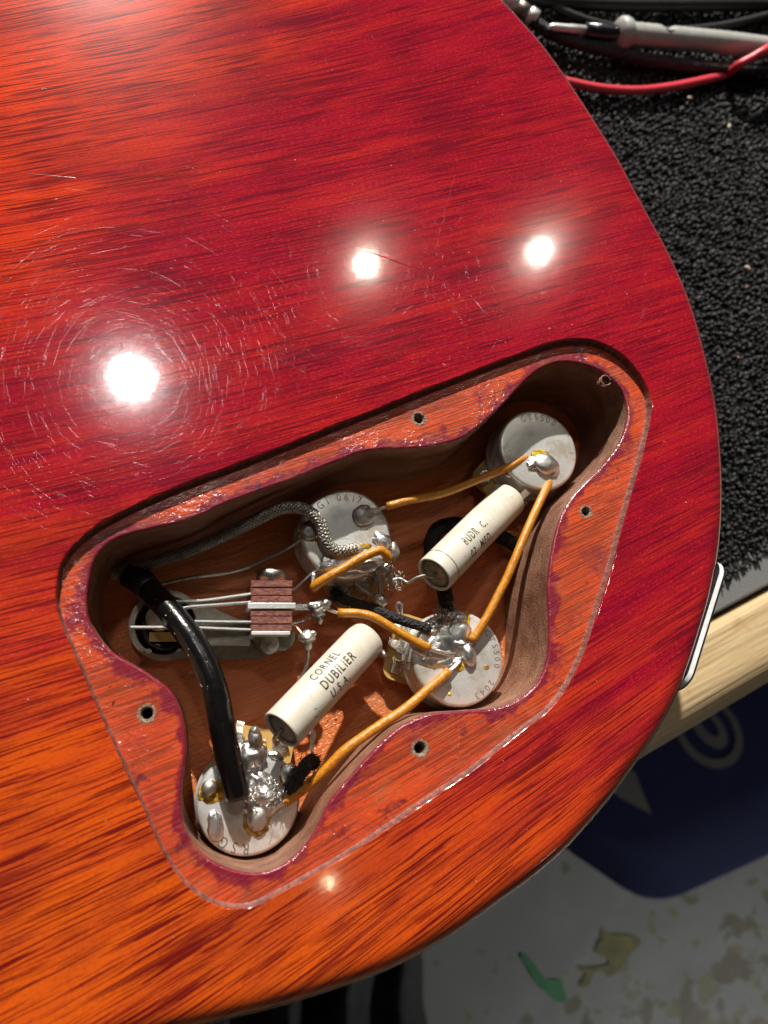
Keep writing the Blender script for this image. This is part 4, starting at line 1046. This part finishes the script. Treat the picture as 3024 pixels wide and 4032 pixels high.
grip_m = plain('grey_plastic_grip', (.40, .40, .365), .45, .06, .2, coat=.2)
shroud_m = plain('black_shroud', (.012, .012, .018), .18, .2, .5, coat=.5)
p0, p1 = P(2303, 118, ZC + 7), P(3075, 190, ZC + 7); ax = (p1 - p0).normalized()
L = lambda x: ax.dot(P(x, 118 + (x - 2303) * .0933, ZC + 7) - p0)
pr = thing('test_probe', (p0.x, p0.y, ZC), 'grey multimeter test probe with black collar and bare metal tip on the carpet', 'test probe')
mb = MB(); lathe(mb, p0, ax, [(0, L(2160)), (1.2, L(2168)), (1.5, L(2180)), (1.6, L(2240)), (1.75, L(2248)), (1.75, 1)], 16); build('metal_tip', mb, bright_m, pr)
mb = MB(); lathe(mb, p0, ax, [(1.8, 0), (3.0, .5), (3.3, L(2420)), (3.3, L(2432))], 24); build('collar', mb, shroud_m, pr)
mb = MB(); lathe(mb, p0, ax, [(3.3, L(2426)), (5.6, L(2432)), (6.6, L(2440)), (6.8, L(2455)), (6.2, L(2470)), (5.2, L(2480))], 32); build('finger_guard', mb, grip_m, pr)
hp = [(4.9, L(2474))]
for x in range(2490, 3080, 14): hp.append((4.75 + (.12 if (x // 14) % 2 else 0) - .9 * max(0, (x - 2850) / 300), L(x)))
mb = MB(); lathe(mb, p0, ax, hp + [(3.5, L(3085))], 28)
for i, v in enumerate(mb.v):                                   # shallow thumb notch on the upper side
    x = (Vector(v) - p0).dot(ax); q = abs(x - L(2615)) / 3.2
    if q < 1 and v[1] > (p0 + ax * x).y: mb.v[i] = (v[0], v[1] - 2.2 * (1 - q * q), v[2])
build('handle', mb, grip_m, pr)

rub_m = plain('black_rubber_lead', (.010, .010, .010), .5, .3, .6)
wov_m = Mat('woven_black_sleeve'); q = wov_m.voro(wov_m.x, wov_m.y, wov_m.z, scale=1.3)
wov_m.set(col=wov_m.mix(q.ss(.1, .6), (.05, .05, .052), (.008, .008, .008)), rough=.55).bump(q, .0006)
pink_m = plain('pinkish_red_lead', (.72, .050, .075), .38, .06, .3, coat=.2)
ic = thing('instrument_cable', P(2400, 200, ZC), 'thick woven black instrument cable with a metal plug passing under the guitar edge', 'cable')
mb = MB(); tube(mb, soft([(2095, 75, ZC + 5), (2124, 102, ZC + 4), (2205, 148, ZC + 3), (2340, 186, ZC + 3), (2510, 226, ZC + 3), (2679, 252, ZC + 3), (2849, 268, ZC + 3), (3024, 274, ZC + 3), (3200, 268, ZC + 3)], 5), 2.7, 14); build('sleeve', mb, wov_m, ic)
pa, pb = P(2098, 68, ZC + 5), P(1990, -10, ZC + 6); d_ = (pb - pa).normalized()
mb = MB(); lathe(mb, pa, d_, [(2.8, -2), (3.6, -1.5), (3.6, 2), (3.2, 2.4)], 20); lathe(mb, pa, d_, [(3.3, 8), (3.8, 9), (3.8, 14), (3, 16)], 20); build('plug_ring', mb, bright_m, ic)
mb = MB(); lathe(mb, pa, d_, [(3.2, 2), (3.3, 9)], 20); build('plug_barrel', mb, steel_m, ic)
mb = MB(); tube(mb, soft([(2080, -60, ZC + 2), (2171, 18, ZC + 2), (2273, 68, ZC + 2), (2374, 98, ZC + 2), (2500, 118, ZC + 1.8), (2640, 122, ZC + 1.8), (2780, 112, ZC + 2), (2900, 92, ZC + 2), (3024, 60, ZC + 2), (3150, 20, ZC + 2)], 5), 1.9, 12)
build('black_lead', mb, rub_m, None, P(2374, 95, ZC), label='thin plain black test lead curving behind the grey probe', cat='test lead')
mb = MB(); tube(mb, soft([(2050, -30, ZC + 3), (2150, 2, ZC + 3), (2400, 18, ZC + 3), (2700, 20, ZC + 3), (3024, 17, ZC + 3), (3150, 14, ZC + 3)], 5), 3.0, 12)  # dark tube modelled where cable shadow makes a black band
build('black_lead', mb, rub_m, None, P(2700, 20, ZC), label='thick black cable drawn for the cable shadow lying along the very top of the picture', cat='cable')
mb = MB(); tube(mb, soft([(2150, 300, ZC + 2), (2252, 327, ZC + 2), (2374, 350, ZC + 2), (2510, 357, ZC + 2), (2645, 342, ZC + 2), (2790, 312, ZC + 2), (2850, 295, ZC + 1), (2885, 275, ZC + 5), (2910, 255, ZC + 9), (2960, 228, ZC + 12), (3024, 190, ZC + 15), (3150, 120, ZC + 14)], 5), 1.95, 14)
build('pink_lead', mb, pink_m, None, P(2510, 357, ZC), label='pinkish red test lead curving below and then over the woven black cable', cat='test lead', group='pinkish red test leads')
mb = MB(); tube(mb, soft([(2860, -30, ZC + 4), (2940, -4, ZC + 4), (3024, 8, ZC + 4), (3120, 18, ZC + 4)], 5), 1.95, 14)
build('pink_lead', mb, pink_m, None, P(2980, 0, ZC), label='second pinkish red lead cutting the extreme top right corner', cat='test lead', group='pinkish red test leads')

# ------------------------------------------------------------------ things on the floor
navy_m = plain('navy_printed_card', (.0065, .009, .036), .85, .1, .02, spec=.12)
greyink_m = plain('grey_print', (.05, .048, .042), .6, .1, .02)
ZT = ZF + 75
top = [P(2470, 3330, ZT), P(3250, 2975, ZT), P(3300, 2300, ZT), P(2050, 2500, ZT), P(2120, 3180, ZT)]
base = [P(2562, 3577, ZF), P(3330, 3225, ZF), P(3330, 2300, ZF), P(2050, 2500, ZF), P(2010, 3190, ZF)]  # base spread past the top so the slope shows as a lit strip
bb = thing('printed_tub', (base[0].x + 60, base[0].y + 60, ZF), 'dark navy tub with sides flared to look like a lit strip and a grey printed oval standing on the floor', 'tub')
def rounded(pp, r):
    ring = ccw([Vector((p.x, p.y)) for p in pp]); out = []
    for i in range(len(ring)):
        a, b, c = ring[i - 1], ring[i], ring[(i + 1) % len(ring)]
        for t in np.linspace(0, 1, 9):
            u, v = b + (a - b).normalized() * r, b + (c - b).normalized() * r
            out.append(u * (1 - t) ** 2 + b * 2 * t * (1 - t) + v * t * t)
    return out
rt, rb = rounded(top, 34), rounded(base, 46)
mixr = lambda k: [b_ * (1 - k) + t_ * k for t_, b_ in zip(rt, rb)]
kk = np.linspace(0, 1, 14)
mb = MB(); strips(mb, [mixr(k) for k in kk], [ZF + 1 + (ZT - ZF - 1) * math.sin(k * math.pi / 2) for k in kk])
sheet(mb, rt, [], ZT, smooth=True); build('shell', mb, navy_m, bb)
def ell(cx_, cy_, rx, ry, rot, n=36): return [(cx_ + rx * math.cos(a) * math.cos(rot) - ry * math.sin(a) * math.sin(rot), cy_ + rx * math.cos(a) * math.sin(rot) + ry * math.sin(a) * math.cos(rot)) for a in np.linspace(0, 2 * math.pi, n + 1)[:-1]]
def flat(name, rings_px, z, mat, par):
    rr_ = [ccw([Vector((P(x, y, z).x, P(x, y, z).y)) for x, y in r]) for r in rings_px]; mb = MB(); sheet(mb, rr_[0], rr_[1:], z); return build(name, mb, mat, par)
ro_ = math.radians(38)
flat('printed_emblem', [ell(2790, 2880, 118, 160, -ro_), ell(2788, 2872, 92, 130, -ro_)], ZT + 1.2, greyink_m, bb)
flat('printed_emblem', [ell(2790, 2862, 52, 100, -ro_), ell(2788, 2850, 22, 62, -ro_)], ZT + 1.2, greyink_m, bb)
flat('printed_mark', [[(2400, 2990), (2500, 3040), (2565, 3205), (2440, 3140), (2330, 3060)]], ZT + 1.2, greyink_m, bb)

drape_m = plain('black_cloth', (.020, .017, .018), .8, .4, .1)
mb = MB(); N, M_ = 46, 24; vs, fs = [], []
for i in range(N):
    for j in range(M_):
        px = 900 + (1690 - 900) * i / (N - 1) - 60 * (1 - j / (M_ - 1)) ** 2 * (i / N); py = 3650 + 560 * j / (M_ - 1)
        w = i / (N - 1)
        h = 70 * math.sin(math.pi * min(1, w * 1.02)) ** .5 * (.75 + .35 * math.sin(w * 21 + j * .10)) + 2
        if i == N - 1 or i == 0: h = 1
        vs.append(P(px + 10 * math.sin(j * .4), py, ZF + max(.8, h)))
fs = [(i * M_ + j, i * M_ + j + 1, (i + 1) * M_ + j + 1, (i + 1) * M_ + j) for i in range(N - 1) for j in range(M_ - 1)]
mb.add(vs, fs, True); o = build('folded_cloth', mb, drape_m, None, P(1500, 3950, ZF), label='black folded cloth lying on the floor at the lower edge', cat='cloth')
